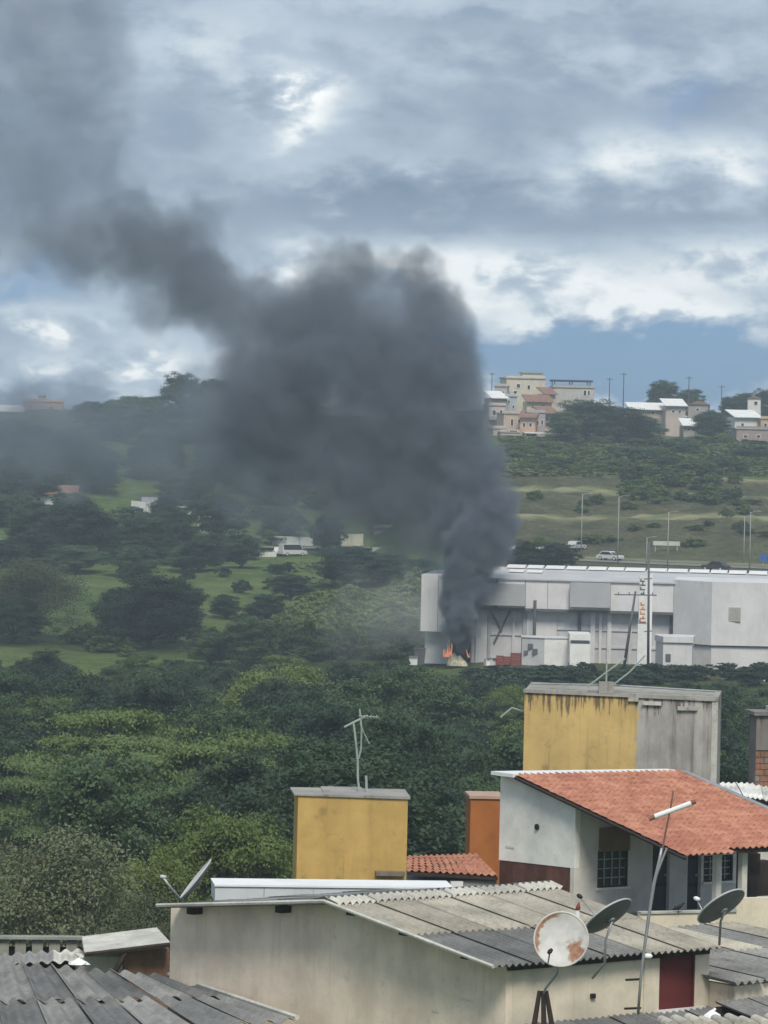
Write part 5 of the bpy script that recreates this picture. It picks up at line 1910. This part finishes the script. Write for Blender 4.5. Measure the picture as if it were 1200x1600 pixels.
f = Frame(at(640, 1366, 121), 12, 23.0)
r = f.root('small_roof', 'small terracotta tiled roof between the yellow tank and orange block', 'roof')
b0, b1 = f.hit(636, 1362, 1, 0), f.hit(778, 1370, 1, 0)
t0, t1 = f.hit(640, 1340, 1, 2.4), f.hit(745, 1337, 1, 2.4)
Pf = lambda a, b_: tuple(Vector(b0).lerp(Vector(b1), a).lerp(Vector(t0).lerp(Vector(t1), a), b_))
tile_roof(r, Pf, 13, 6, (Vector(t0) - Vector(b0)).length, (Vector(b1) - Vector(b0)).length)
MB().hexa([Vector(x) - Vector((0, 0, .1)) for x in (b0, b1, t1, t0)] + [Vector(x) - Vector((0, 0, .015)) for x in (b0, b1, t1, t0)]).build('roof_boards', woodd, r)
box('wall', stained('render_grey_low', (.3, .3, .3), (.12, .12, .12), None, .5), r, b0.x + .1, b1.x, .12, 2.3, -1, min(b0.z, b1.z) - .12)
box('wall_end', whitep, r, b0.x + 1.25, b0.x + 1.6, -.03, .118, -1, min(b0.z, b1.z) - .13)


# ---- right edge: brick pillar, white sheet roof, neighbour's corrugated roofs
f = Frame(at(1180, 1222, 136), 10, 23.0)
r = f.root('brick_pillar', 'broken grey rendered pillar showing bare brick', 'pillar')
zt = f.hit(1190, 1118, 1, 0).z
zb = f.hit(1190, 1172, 1, 0).z
rend = stained('render_grey_dark', (.22, .2, .185), (.07, .065, .06), (zt, 1.0), .5)
box('core', rend, r, .04, 1.2, .04, 1.0, -1, zt)
box('render_patch', rend, r, 0, 1.2, 0, .038, zb, zt - .002)
z = -1.0
row = 0
while z < zb - .1:
    for k in range(4):
        x = k * .29 - (.14 if row % 2 else 0)
        xa, xb = max(.0, x), min(1.2, x + .27)
        if xb - xa > .05:
            box('brick', brickw if (row * 3 + k) % 5 else rend, r, xa, xb, -.004 * ((row + k) % 3), .038, z, z + .17)
    z += .19
    row += 1
box('cap', fb_grey, r, -.1, 1.3, -.1, 1.1, zt + .003, zt + .12)
box('capstone', fb_light, r, .55, 1.3, -.05, 1.0, zt + .123, zt + .25)

f = Frame(at(1115, 1250, 132), 30, 23.0)
r = f.root('sheet_roof', 'white weathered sheet roof behind the terracotta roof', 'roof')
a, b = f.hit(1112, 1222, 1, 3.0), f.hit(1225, 1226, 1, 3.0)
c, d = f.hit(1130, 1240, 1, 0), f.hit(1225, 1255, 1, 0)
sheets(r, c, d, a, b, 3, [(0, 1)], .177, .025, lambda c_, k: fibro('sheet_white', (.72, .72, .69), .5))
lo_ = min(c.z, d.z) - .15
box('wall', greyw, r, c.x + .1, d.x, .2, 2.8, -1, lo_)
a2, b2 = f.hit(1150, 1240, 1, -.5), f.hit(1240, 1280, 1, -.5)
MB().hexa([a2 - Vector((0, 0, .3)), b2 - Vector((0, 0, .3)), b2 + Vector((0, .4, -.3)), a2 + Vector((0, .4, -.3)), a2, b2, b2 + Vector((0, .4, .05)), a2 + Vector((0, .4, .05))]).build('gutter', galv, r)


def neighbour_right():
    f = CF
    r = f.root('annexe', 'annexe with grey corrugated roof stepping down beside the cream building', 'building')
    r.location = CF.o
    u0 = CL + .12
    z0 = f.hit(1128, 1538, 1, -1.0).z
    e0 = f.hit(1122, 1538, 1, -1.0)
    z1 = f.hit(1150, 1443, 1, 5.2).z
    p00, p10 = (u0 - .3, -1.0, z0), (u0 + 5.7, -1.0, z0)
    p01, p11 = (u0 - .3, 5.2, z1), (u0 + 5.7, 5.2, z1)
    sheets(r, p00, p10, p01, p11, 6, [(0, .52), (.5, 1)], .23, .044, lambda c, k: fb_grey if c == 0 else (fb_beige if k % 2 else fb_grey))
    box('wall', creamf, r, u0 - .05, u0 + 5.5, -.8, -.6, -1.5, z0 - .1)
    box('side_wall', creamw, r, u0 - .05, u0 + .1, -.59, 5, -1.5, z0 - .1)
    # lower roof of grey sheets in front
    r2 = CF.root('lower_roof', 'lower roof of dark grey sheets in front of the annexe wall', 'roof')
    a = f.hit(1118, 1566, 1, -.95)
    b = f.hit(1240, 1556, 1, -.95)
    zz = a.z
    zf = zz - .45
    sheets(r2, (a.x, -3.6, zf), (a.x + 5, -3.6, zf), (a.x, -.9, zz), (a.x + 5, -.9, zz), 5, [(0, 1)], .19, .034, lambda c, k: fb_grey)
    box('support', woodd, r2, a.x, a.x + 5, -1.1, -.95, -1.5, zz - .1)
    # dark roof under the front wall
    r3 = CF.root('lean_to_roof', 'dark lean-to roof along the foot of the cream front wall', 'roof')
    zl = f.hit(960, 1588, 1, -.02).z
    sheets(r3, (-.4, -2.2, zl - .42), (CLW + .1, -2.2, zl - .42), (-.4, -.02, zl), (CLW + .1, -.02, zl), 6, [(0, 1)], .19, .034, lambda c, k: fb_dark)
    box('support', woodd, r3, 0, CLW, -.25, -.12, -1.5, zl - .12)
    # pale barrel tiles nearest the viewer
    p = at(1130, 1600, 86)
    r4 = thing('tile_row', 'row of pale weathered barrel tiles below the maroon hatch', 'roof', p)
    mt_ = fibro('barrel_pale', (.55, .52, .45), .45)
    for k in range(9):
        q = at(1052 + k * 21, 1597 - (k % 3) * 2, 86) - p
        vs, fs = [], []
        for y, rr, dz in ((0, .125, 0), (.55, .10, .05)):
            for i in range(9):
                a_ = math.pi * i / 8
                vs.append((q.x + math.cos(a_) * rr + y * -.35, q.y + y, q.z - .1 + math.sin(a_) * rr + dz))
        n = 9
        fs = [(i, i + 1, n + i + 1, n + i) for i in range(8)] + [tuple(range(9))]
        MB().add(vs, fs).build('tile', mt_, r4, False)
    q0, q1 = at(1035, 1611, 86) - p, at(1235, 1611, 86) - p
    box('bedding', fb_grey, r4, q0.x, q1.x, -.1, .9, q0.z - .9, q0.z - .03)
    p = at(1112, 1588, 87)
    r5 = thing('crumpled_foil', 'crumpled pale foil lump at the end of the tile row', 'litter', p)
    v = []
    n = 9
    for i in range(4):
        for k in range(n):
            rr = [.13, .2, .15, .04][i] * random.uniform(.75, 1.2)
            v.append((math.cos(6.283 * k / n) * rr, math.sin(6.283 * k / n) * rr, -.12 + i * .08))
    fs = [(i * n + k, i * n + (k + 1) % n, (i + 1) * n + (k + 1) % n, (i + 1) * n + k) for i in range(3) for k in range(n)] + [tuple(range(3 * n, 4 * n))]
    MB().add(v, fs).build('foil', metalt, r5)
    MB().tube([(0, 0, .08), (.08, 0, .16)], [.05, .02], 6).build('twist', metalt, r5)


neighbour_right()


# ---- satellite dishes
def rusty():
    m, nt, b = new_mat('dish_rusted')
    tc = nt.nodes.new('ShaderNodeTexCoord')
    sp = nt.nodes.new('ShaderNodeSeparateXYZ')
    nt.links.new(tc.outputs['Object'], sp.inputs[0])
    base = nmix(nt, nstep(nt, nnoise(nt, 3, 5, .6), .3, .7), (.50, .49, .47), (.66, .65, .63))

    r0 = DISHC
    x = nmath(nt, 'SUBTRACT', sp.outputs[0], r0[0])
    z = nmath(nt, 'SUBTRACT', sp.outputs[2], r0[2])
    n1 = nmath(nt, 'MULTIPLY', nmath(nt, 'SUBTRACT', nnoise(nt, 4.5, 5, .65), .5), .42)
    d = nmath(nt, 'SQRT', nmath(nt, 'ADD', nmath(nt, 'MULTIPLY', x, x), nmath(nt, 'MULTIPLY', z, z)))
    ring = nstep(nt, nmath(nt, 'ADD', d, n1), .42, .50)
    # crescent eaten into the left rim, and into the top
    side = nstep(nt, nmath(nt, 'ADD', nmath(nt, 'MULTIPLY', x, -1.0), nmath(nt, 'MULTIPLY', z, .55)), .26, .38)
    k = nmath(nt, 'MULTIPLY', ring, side)
    # ragged patch low on the right
    dx = nmath(nt, 'SUBTRACT', x, .30)
    dz = nmath(nt, 'MULTIPLY', nmath(nt, 'ADD', z, .2), .75)
    d2 = nmath(nt, 'SQRT', nmath(nt, 'ADD', nmath(nt, 'MULTIPLY', dx, dx), nmath(nt, 'MULTIPLY', dz, dz)))
    k = nmath(nt, 'MAXIMUM', k, nmath(nt, 'SUBTRACT', 1.0, nstep(nt, nmath(nt, 'ADD', d2, n1), .12, .2)))
    rust = nmix(nt, nstep(nt, nnoise(nt, 12, 4, .6), .35, .65), (.20, .065, .025), (.36, .16, .06))
    cc = nmix(nt, nmath(nt, 'MULTIPLY', k, .9), base, rust)
    nt.links.new(cc, b.inputs['Base Color'])
    b.inputs['Roughness'].default_value = .6
    return m


def dish(label, c, rad, nrm, face, back, rimm, foot, poles, lnb, depth=.17, bracket=None, arm0=None, armr=.016):
    """Reflector bowl with rim, feed arm and converter, on its pole."""
    foot = Vector(foot)
    r = thing('satellite_dish', label, 'satellite dish', foot)
    c = Vector(c) - foot
    q = Vector(nrm).normalized().to_track_quat('Z', 'Y')
    vs, fs = [], []
    nr, n = 6, 32
    for side, th in ((0, 0), (1, -.025)):
        for i in range(nr + 1):
            t = i / nr
            for k in range(n):
                a = 6.28318 * k / n
                vs.append(c + q @ Vector((math.cos(a) * rad * t, math.sin(a) * rad * t, depth * rad * (t * t - .5) + th)))
    m = (nr + 1) * n
    for i in range(nr):
        for k in range(n):
            a, b, d, e = i * n + k, i * n + (k + 1) % n, (i + 1) * n + (k + 1) % n, (i + 1) * n + k
            fs.append((a, b, d, e))
            fs.append((m + a, m + e, m + d, m + b))
    o = MB().add(vs, fs).build('reflector', face, r, True)
    if back is not face:
        o.data.materials.append(back)
        for p in o.data.polygons:
            if p.vertices[0] >= m:
                p.material_index = 1
    ring = [c + q @ Vector((math.cos(6.28318 * k / n) * rad, math.sin(6.28318 * k / n) * rad, depth * rad * .5 - .012)) for k in range(n + 1)]
    MB().tube(ring, .022, 6, False).build('rim', rimm, r, True)
    hub = c + q @ Vector((0, 0, -depth * rad * .5 - .06))
    MB().tube([c + q @ Vector((0, 0, -depth * rad * .5 - .02)), hub], .09, 8).build('mount', galv, r)
    pts = [Vector(p) - foot for p in poles]
    MB().tube(pts + [hub], .028, 8).build('pole', galv, r, True)
    l = Vector(lnb) - foot
    st = c + q @ (q.inverted() @ (l - c)).to_2d().to_3d().normalized() * rad * .98
    if arm0:
        st = Vector(arm0) - foot
    MB().tube([st, st.lerp(l, .6) + Vector((0, 0, -.02)), l], armr, 6).build('feed_arm', galv, r, True)
    ax = (c - l).normalized()
    MB().tube([l - ax * .06, l, l + ax * .09], [.035, .05, .04], 8).build('converter', bracket or black, r, True)
    return r


DC = at(877, 1468, 90.0)
DF = at(848, 1592, 90.4)
DISHC = tuple(DC - DF)
d1 = dish('round rusted white satellite dish facing out from the cream wall', DC, 42.5 * 90 / F, (-.16, -.95, .22), rusty(), dishg, paint('dish_rim_worn', (.6, .58, .54), .2, 3, .7), DF,
          [at(848, 1560, 90.4), at(852, 1545, 90.3), at(870, 1522, 90.2)], at(859, 1487, 89.45))
fo = at(848, 1600, 90.4)
for dx in (-14, 2, 15):
    mb = MB().tube([at(848 + dx, 1606, 90.3), at(848 + dx * .35, 1548, 90.38)], [.06, .045], 6)
    wbuild(mb, 'stand_leg', woodd, d1)
d2n = (-.53, .42, .72)
dish('grey satellite dish tilted skyward on a white wall bracket pole', at(952, 1433, 91.0), 42 * 91 / F, d2n, dishg, dishg, dishw, at(925, 1535, 91.75), [at(926, 1528, 91.6), at(945, 1505, 91.1), at(946, 1470, 91.0)], at(905, 1400, 92.2))
dish('grey satellite dish with white converter on the annexe roof', at(1128, 1418, 94.0), 42 * 94 / F, (-.5, .45, .72), dishg, dishg, dishw, at(1124, 1478, 94.6), [at(1124, 1476, 94.6), at(1126, 1440, 94.2)], at(1088, 1404, 94.6), bracket=skyl)
dish('pale satellite dish seen edge on at the left end of the corrugated roof', at(307, 1376, 103.5), 39 * 103.5 / F, (-.80, -.02, .60), dishw, dishg, dishw, at(286, 1412, 103.4), [at(286, 1412, 103.4), at(296, 1396, 103.45)], at(254, 1370, 103.2), bracket=dishw, arm0=at(283, 1406, 103.3), armr=.032)

# mast with the white tube
p = at(998, 1582, 91.2)
r = thing('antenna_mast', 'bent grey mast carrying a white tube across its thin top', 'mast', p)
rel = lambda px, py, Y=91.2: at(px, py, Y) - p
MB().tube([rel(997, 1585), rel(1001, 1530), rel(1007, 1480), rel(1014, 1430), rel(1022, 1380), rel(1030, 1345), rel(1034, 1325)], [.03, .03, .032, .036, .036, .032, .028], 8).build('lower_pole', galv, r, True)
rustp = paint('rod_rusted', (.2, .12, .1), .3, 4, .8)
MB().tube([rel(1024, 1372), rel(1034, 1345), rel(1042, 1325)], .025, 6).build('side_stub', galv, r)
MB().tube([rel(1031, 1350), rel(1040, 1300), rel(1048, 1262), rel(1052, 1236)], [.022, .02, .018, .014], 6).build('upper_rod', rustp, r)
MB().tube([rel(1023, 1276), rel(1080, 1255)], .055, 10).build('tube', metalt, r)
for a, b in (((1014, 1280), (1023, 1276)), ((1079, 1255), (1087, 1252))):
    MB().tube([rel(*a), rel(*b)], .05, 8).build('tube_end', paint('tube_end_brown', (.25, .12, .08), .2, 3, .7), r)
for py in (1531, 1576):
    w = at(978 if py == 1531 else 976, py, 91.5) - p
    MB().tube([w, rel(1001, py - 1)], .025, 6).build('wall_bracket', woodd, r)


# ------------------------------------------------------------------ smoke and haze
def smoke_volume(name, label, blobs, lo, hi, vox, colr, warp, erode, seed, aniso=0.0, thin=True):
    m = bpy.data.materials.new(name + '_air')
    m.use_nodes = True
    nt = m.node_tree
    nt.nodes.clear()
    out = nt.nodes.new('ShaderNodeOutputMaterial')
    pv = nt.nodes.new('ShaderNodeVolumePrincipled')
    pv.inputs['Color'].default_value = (*colr, 1)
    pv.inputs['Density'].default_value = 1.0
    pv.inputs['Density Attribute'].default_value = 'density'
    pv.inputs['Anisotropy'].default_value = aniso
    nt.links.new(pv.outputs[0], out.inputs['Volume'])
    ng = bpy.data.node_groups.new(name + '_field', 'GeometryNodeTree')
    ng.interface.new_socket('Geometry', in_out='OUTPUT', socket_type='NodeSocketGeometry')
    N, L = ng.nodes, ng.links

    def mth(op, a, b=None, clamp=False):
        n = N.new('ShaderNodeMath')
        n.operation = op
        n.use_clamp = clamp
        for i, x in enumerate((a, b)):
            if x is None:
                continue
            if isinstance(x, (int, float)):
                n.inputs[i].default_value = x
            else:
                L.new(x, n.inputs[i])
        return n.outputs[0]

    def vm(op, a, b):
        n = N.new('ShaderNodeVectorMath')
        n.operation = op
        for i, x in enumerate((a, b)):
            if isinstance(x, (tuple, list, Vector)):
                n.inputs[i].default_value = tuple(x)
            elif isinstance(x, (int, float)):
                n.inputs['Scale'].default_value = x
            else:
                L.new(x, n.inputs[i])
        return n.outputs['Value' if op == 'DISTANCE' else 'Vector']

    def noi(vec, scale, detail, rough=.55):
        n = N.new('ShaderNodeTexNoise')
        L.new(vec, n.inputs['Vector'])
        n.inputs['Scale'].default_value = scale
        n.inputs['Detail'].default_value = detail
        n.inputs['Roughness'].default_value = rough
        return n
    pos = N.new('GeometryNodeInputPosition').outputs[0]
    psd = vm('ADD', pos, (seed * 13.7, seed * 5.1, seed * 9.3))
    w1 = noi(psd, .09, 2).outputs['Color']
    w2 = noi(psd, .24, 3, .55).outputs['Color']
    p = vm('ADD', pos, vm('SCALE', vm('SUBTRACT', w1, (.5, .5, .5)), warp * 2.0))
    p = vm('ADD', p, vm('SCALE', vm('SUBTRACT', w2, (.5, .5, .5)), warp * 1.7))
    w3 = noi(psd, .75, 3, .6).outputs['Color']
    p = vm('ADD', p, vm('SCALE', vm('SUBTRACT', w3, (.5, .5, .5)), warp * .62))
    dens = cov = None
    for (c, r, d) in blobs:
        dist = vm('DISTANCE', p, c)
        mr = N.new('ShaderNodeMapRange')
        mr.interpolation_type = 'SMOOTHSTEP'
        L.new(dist, mr.inputs[0])
        mr.inputs[1].default_value = r * 1.3
        mr.inputs[2].default_value = r * .45
        mr.inputs[3].default_value = 0
        mr.inputs[4].default_value = 1
        o = mr.outputs[0]
        oc = mth('MULTIPLY', o, min(1.0, .8 + d * 1.2)) if thin else o
        cov = oc if cov is None else mth('ADD', cov, oc)
        od = mth('MULTIPLY', o, d)
        dens = od if dens is None else mth('MAXIMUM', dens, od)
    cov = mth('MINIMUM', cov, 1.6)
    n3 = noi(psd, .2, 6, .62).outputs['Fac']
    e = mth('SUBTRACT', mth('MULTIPLY', cov, 1 + erode), mth('MULTIPLY', mth('SUBTRACT', 1.0, n3), erode * 2))
    e = mth('MULTIPLY', mth('SUBTRACT', e, .24), 2.4, clamp=True)
    n4 = noi(psd, .5, 4, .6).outputs['Fac']
    lump = mth('MULTIPLY', mth('ADD', .3, mth('MULTIPLY', n3, 1.4)), mth('ADD', .3, mth('MULTIPLY', n4, 1.4)))
    fin = mth('MULTIPLY', mth('MULTIPLY', dens, e), lump)
    vc = N.new('GeometryNodeVolumeCube')
    L.new(fin, vc.inputs['Density'])
    vc.inputs['Min'].default_value = lo
    vc.inputs['Max'].default_value = hi
    for ax, a, b in zip('XYZ', lo, hi):
        vc.inputs['Resolution ' + ax].default_value = max(8, int((b - a) / vox))
    sm = N.new('GeometryNodeSetMaterial')
    sm.inputs['Material'].default_value = m
    L.new(vc.outputs[0], sm.inputs[0])
    go = N.new('NodeGroupOutput')
    L.new(sm.outputs[0], go.inputs[0])
    vd = bpy.data.volumes.new(name)
    vd.materials.append(m)
    o = bpy.data.objects.new(name, vd)
    col.objects.link(o)
    md = o.modifiers.new('field', 'NODES')
    md.node_group = ng
    tag(o, label, 'smoke', kind='stuff')
    return o


def sb(px, py, rpx, Y, d):
    return (at(px, py, Y), rpx * Y / F, d)


SM = [sb(*a) for a in [
    (714, 1008, 18, 530.5, 2.4), (716, 990, 25, 530.3, 3.0), (718, 968, 30, 530, 3.0), (722, 942, 32, 530, 3.0), (726, 915, 34, 530, 2.6), (732, 888, 46, 531, 1.8),
    (738, 860, 58, 532, 1.2), (752, 828, 56, 534, .8), (752, 790, 58, 536, .75), (780, 778, 32, 533, .9), (775, 830, 34, 533, .9), (742, 750, 60, 538, .6),
    (700, 800, 70, 540, .35), (650, 810, 70, 542, .22),
    (712, 700, 74, 541, .42), (705, 630, 78, 544, .40), (690, 560, 82, 546, .38), (678, 490, 70, 548, .32), (640, 445, 52, 550, .26), (560, 425, 56, 552, .24), (500, 420, 40, 554, .16),
    (620, 660, 112, 546, .32), (590, 560, 120, 550, .32), (520, 500, 92, 552, .30), (560, 730, 92, 548, .36), (480, 705, 96, 552, .28), (450, 630, 104, 552, .30), (630, 770, 84, 545, .34), (540, 790, 62, 547, .14), (680, 840, 48, 540, .3),
    (430, 540, 92, 556, .26), (370, 600, 84, 556, .24), (370, 490, 76, 558, .22), (400, 680, 84, 556, .16),
    (320, 440, 80, 562, .22), (270, 390, 84, 566, .2), (330, 330, 50, 566, .09), (210, 370, 76, 570, .18), (230, 470, 60, 566, .11), (150, 400, 74, 574, .13), (100, 360, 84, 578, .10), (190, 300, 60, 576, .08),
    (60, 290, 100, 582, .085), (130, 320, 80, 579, .09), (60, 400, 74, 580, .07), (-10, 360, 80, 582, .06), (30, 220, 96, 586, .075), (150, 230, 84, 584, .075), (190, 160, 60, 586, .055), (100, 160, 96, 588, .075), (60, 90, 100, 592, .075), (150, 70, 84, 592, .065), (20, 20, 100, 594, .075), (120, 0, 96, 596, .07),
    (-40, 150, 100, 590, .06), (80, -50, 90, 600, .05)]]
SM_D = [sb(*a) for a in [
    (-40, 700, 90, 560, .10), (40, 690, 96, 560, .11), (130, 695, 96, 558, .11), (210, 670, 70, 558, .08), (230, 715, 92, 556, .09), (320, 700, 92, 554, .09), (400, 750, 86, 552, .075), (480, 790, 80, 550, .06), (560, 815, 80, 548, .05),
    (640, 850, 70, 546, .06), (150, 590, 50, 560, .03), (60, 640, 60, 560, .02), (330, 640, 80, 556, .04), (690, 870, 50, 542, .06)]]
SM_P = [sb(*a) for a in [(672, 925, 38, 528, .05), (650, 950, 46, 526, .055), (620, 940, 56, 524, .04), (590, 965, 56, 522, .028), (560, 930, 60, 522, .02), (660, 985, 30, 526, .05), (540, 985, 60, 518, .014), (640, 900, 40, 528, .04)]]


def bounds(bl, pad=1.25):
    lo = [min(c[i] - r * pad for c, r, d in bl) for i in range(3)]
    hi = [max(c[i] + r * pad for c, r, d in bl) for i in range(3)]
    return lo, hi


SM = [(c, r, d * (.72 if c.z > CZ + 26 else 1.0)) for c, r, d in SM]      # the trail thins as it climbs
lo, hi = bounds(SM)
hi[2] = min(hi[2], 101)
smoke_volume('smoke_plume', 'dark grey smoke plume billowing up from the burning warehouse corner', SM, lo, hi, .45, (.26, .30, .36), 4.4, .55, 1)
lo, hi = bounds(SM_D)
smoke_volume('drifting_smoke', 'thin blue grey smoke drifting low across the hillside', [(c, r, d * 1.5) for c, r, d in SM_D], lo, hi, .9, (.36, .42, .50), 6.0, .4, 2, thin=False)
lo, hi = bounds(SM_P)
smoke_volume('pale_smoke', 'pale thin smoke hanging over the bushes left of the fire', SM_P, lo, hi, .8, (.78, .8, .82), 3.5, .5, 3, thin=False)

hm = bpy.data.materials.new('haze_air')
hm.use_nodes = True
hn = hm.node_tree
hn.nodes.clear()
ho = hn.nodes.new('ShaderNodeOutputMaterial')
hv = hn.nodes.new('ShaderNodeVolumePrincipled')
hv.inputs['Color'].default_value = (.74, .86, 1.0, 1)
hv.inputs['Density'].default_value = HAZE
hn.links.new(hv.outputs[0], ho.inputs['Volume'])
hz = MB().box(-1550, 1550, -110, 1900, 1.5, 104).build('haze', hm)
tag(hz, 'pale blue haze filling the valley air', 'haze', kind='stuff')
